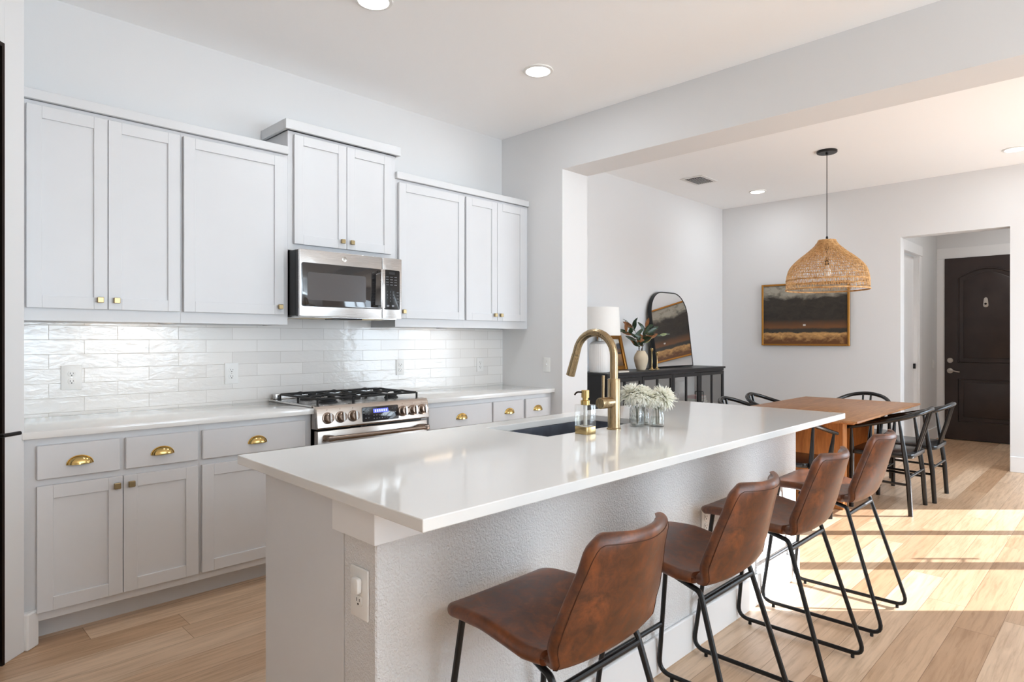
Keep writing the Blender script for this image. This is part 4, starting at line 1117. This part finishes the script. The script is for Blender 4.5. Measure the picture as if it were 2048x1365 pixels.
for x_, h_, lb in ((5.765, .225, 'taller brass candlestick between the cream vase and the mirror'), (5.865, .185, 'shorter brass candlestick in front of the mirror corner')):
    t = thing('candlestick', lb, 'candlestick', (x_, 3.63, BZ), 0, 'brass candlesticks on the sideboard')
    MB().lathe([(.032, 0), (.031, .004), (.014, .012), (.006, .03), (.005, h_-.04), (.007, h_-.034), (.013, h_-.024), (.014, h_), (.010, h_), (.009, h_-.018), (0, h_-.018)], (x_, 3.63, BZ), 20).build('holder', 'brass', t)

# ------------------------------------------------------------------ painting
PY0, PY1, PZ0, PZ1 = 2.331, 3.345, 1.228, 1.985
t = thing('painting', 'large landscape painting with dark hills in a thin gold frame', 'painting', (XD-.02, (PY0+PY1)/2, PZ0))
f_ = .022
MB().box(XD-.040, XD-.001, PY0, PY0+f_, PZ0, PZ1, .003).box(XD-.040, XD-.001, PY1-f_, PY1, PZ0, PZ1, .003).box(XD-.040, XD-.001, PY0+f_, PY1-f_, PZ0, PZ0+f_, .003).box(XD-.040, XD-.001, PY0+f_, PY1-f_, PZ1-f_, PZ1, .003).build('frame', 'gold_leaf', t)
cv = MB().box(XD-.028, XD-.016, PY0+f_, PY1-f_, PZ0+f_, PZ1-f_).build('canvas', 'canvas_large', t)
MB().box(XD-.0290, XD-.0278, 2.815, 2.845, 1.465, 1.487).build('white_cottage', 'petal', cv)

# ------------------------------------------------------------------ pendant, ceiling lights, vent
px, py = 6.098, 2.002
t = thing('pendant_lamp', 'woven rattan bell pendant lamp hanging over the dining table', 'lamp', (px, py, 3.02))
MB().lathe([(.086, 3.0195), (.086, 3.004), (.080, 2.998), (.012, 2.997), (.010, 2.985)], (px, py, 0), 36).build('canopy', 'black_metal', t)
MB().tube([(px, py, 2.99), (px, py, 2.215)], .0035, 8).lathe([(.010, 2.20), (.010, 2.235), (.004, 2.245)], (px, py, 0), 12).build('cord', 'black_metal', t)
pp = [(.072, 2.208), (.082, 2.185), (.108, 2.150), (.165, 2.098), (.225, 2.050), (.278, 2.000), (.316, 1.950), (.334, 1.895), (.342, 1.840), (.345, 1.760)]
pc = catmull([(r, 0, z) for r, z in pp], 5)
sh = MB(); ns_ = 150
rw = random.Random(3)
for k in range(ns_):
    q0 = 2*PI*k/ns_
    pts = []
    for i, p in enumerate(pc[::2]):
        q = q0+.012*math.sin(i*1.7+k*2.1); pts.append((px+p.x*math.cos(q), py+p.x*math.sin(q), p.z))
    # the upper bell is woven denser than the lower band
    sh.tube(pts, [.0023 for p in pts], 4, flat=1.0)
def rad_at(z):
    for (r0, z0), (r1, z1) in zip(pp, pp[1:]):
        if z0 >= z >= z1: return r0+(r1-r0)*(z0-z)/(z0-z1)
    return pp[-1][0]
z = 2.205
zs = []
while z > 1.88: zs.append((z, .0027)); z -= .019 if z > 2.0 else .026
zs += [(1.845, .004), (1.838, .004), (1.80, .0028)]
for z, r_ in zs:
    wob = rw.random()*6
    sh.tube([(px+(rad_at(z)+.0022*math.sin(k*7+wob))*math.cos(2*PI*k/72), py+(rad_at(z)+.0022*math.sin(k*7+wob))*math.sin(2*PI*k/72), z+.003*math.sin(k*5+wob)) for k in range(72)], r_, 4, True)
sh.build('shade', 'rattan', t)
MB().tube([(px+.345*math.cos(2*PI*k/60), py+.345*math.sin(2*PI*k/60), 1.757) for k in range(60)], .0075, 8, True).build('shade_rim', 'rattan', t)
MB().lathe([(.004, 2.20), (.020, 2.195), (.020, 2.12), (.016, 2.115)], (px, py, 0), 16).tube([(px, py, 2.12), (px, py, 2.03)], .004, 6).lathe([(.019, 2.035), (.019, 1.985), (.015, 1.98)], (px, py, 0), 16).build('socket', 'black_plastic', t)
MB().lathe([(.013, 1.985), (.015, 1.965), (.032, 1.93), (.034, 1.905), (.026, 1.878), (0, 1.868)], (px, py, 0), 20).build('bulb', 'lampshade_white', t)
def downlight(label, x, y, r=.078, w=4.2):
    light('downlight_lamp', 'AREA', (x, y, 3.006), w, (.90, .95, 1.0), (0, 0, 0), shape='DISK', size=.14)
    t = thing('recessed_light', label, 'light', (x, y, 3.02), 0, 'recessed ceiling lights')
    MB().lathe([(r+.018, 3.0195), (r+.017, 3.013), (r, 3.010), (r-.002, 3.0195)], (x, y, 0), 40, cap=False).build('trim_ring', 'vent_white', t)
    MB().lathe([(r, 3.0150), (0, 3.0150)], (x, y, 0), 40, cap=False).lathe([(r, 3.0150), (r, 3.019)], (x, y, 0), 40, cap=False).build('lens', 'lens_on', t)
downlight('round recessed ceiling light at the top edge, above the far left of the kitchen', 1.776, 2.743)
downlight('round recessed kitchen ceiling light, in full view above the island', 2.979, 2.715)
downlight('round recessed ceiling light in the dining room, left of the pendant', 7.195, 3.12, w=3.4)
downlight('round recessed ceiling light in the dining room, right of the pendant', 7.225, .777, w=2.0)
light('hall_fill', 'AREA', (8.9, .75, 3.006), 9, (1, .98, .96), (0, 0, 0), shape='DISK', size=.16)  # unseen fill lamp, added only to brighten the dark hall
t = thing('ceiling_vent', 'small white air vent with dark louvres in the dining room ceiling', 'vent', (6.24, 3.345, 3.02))
MB().box(6.06, 6.42, 3.215, 3.475, 3.0135, 3.0195, .002).build('frame', 'vent_white', t)
MB().box(6.10, 6.38, 3.255, 3.435, 3.0120, 3.0138).build('duct_opening', 'vent_dark', t)
for k in range(8):
    y_ = 3.265+k*.0225
    MB().box(-.135, .135, -.0055, .0055, -.001, .001, mat=Matrix.Translation((6.24, y_, 3.0095)) @ Matrix.Rotation(.7, 4, 'X')).build('louvre', 'vent_white', t)
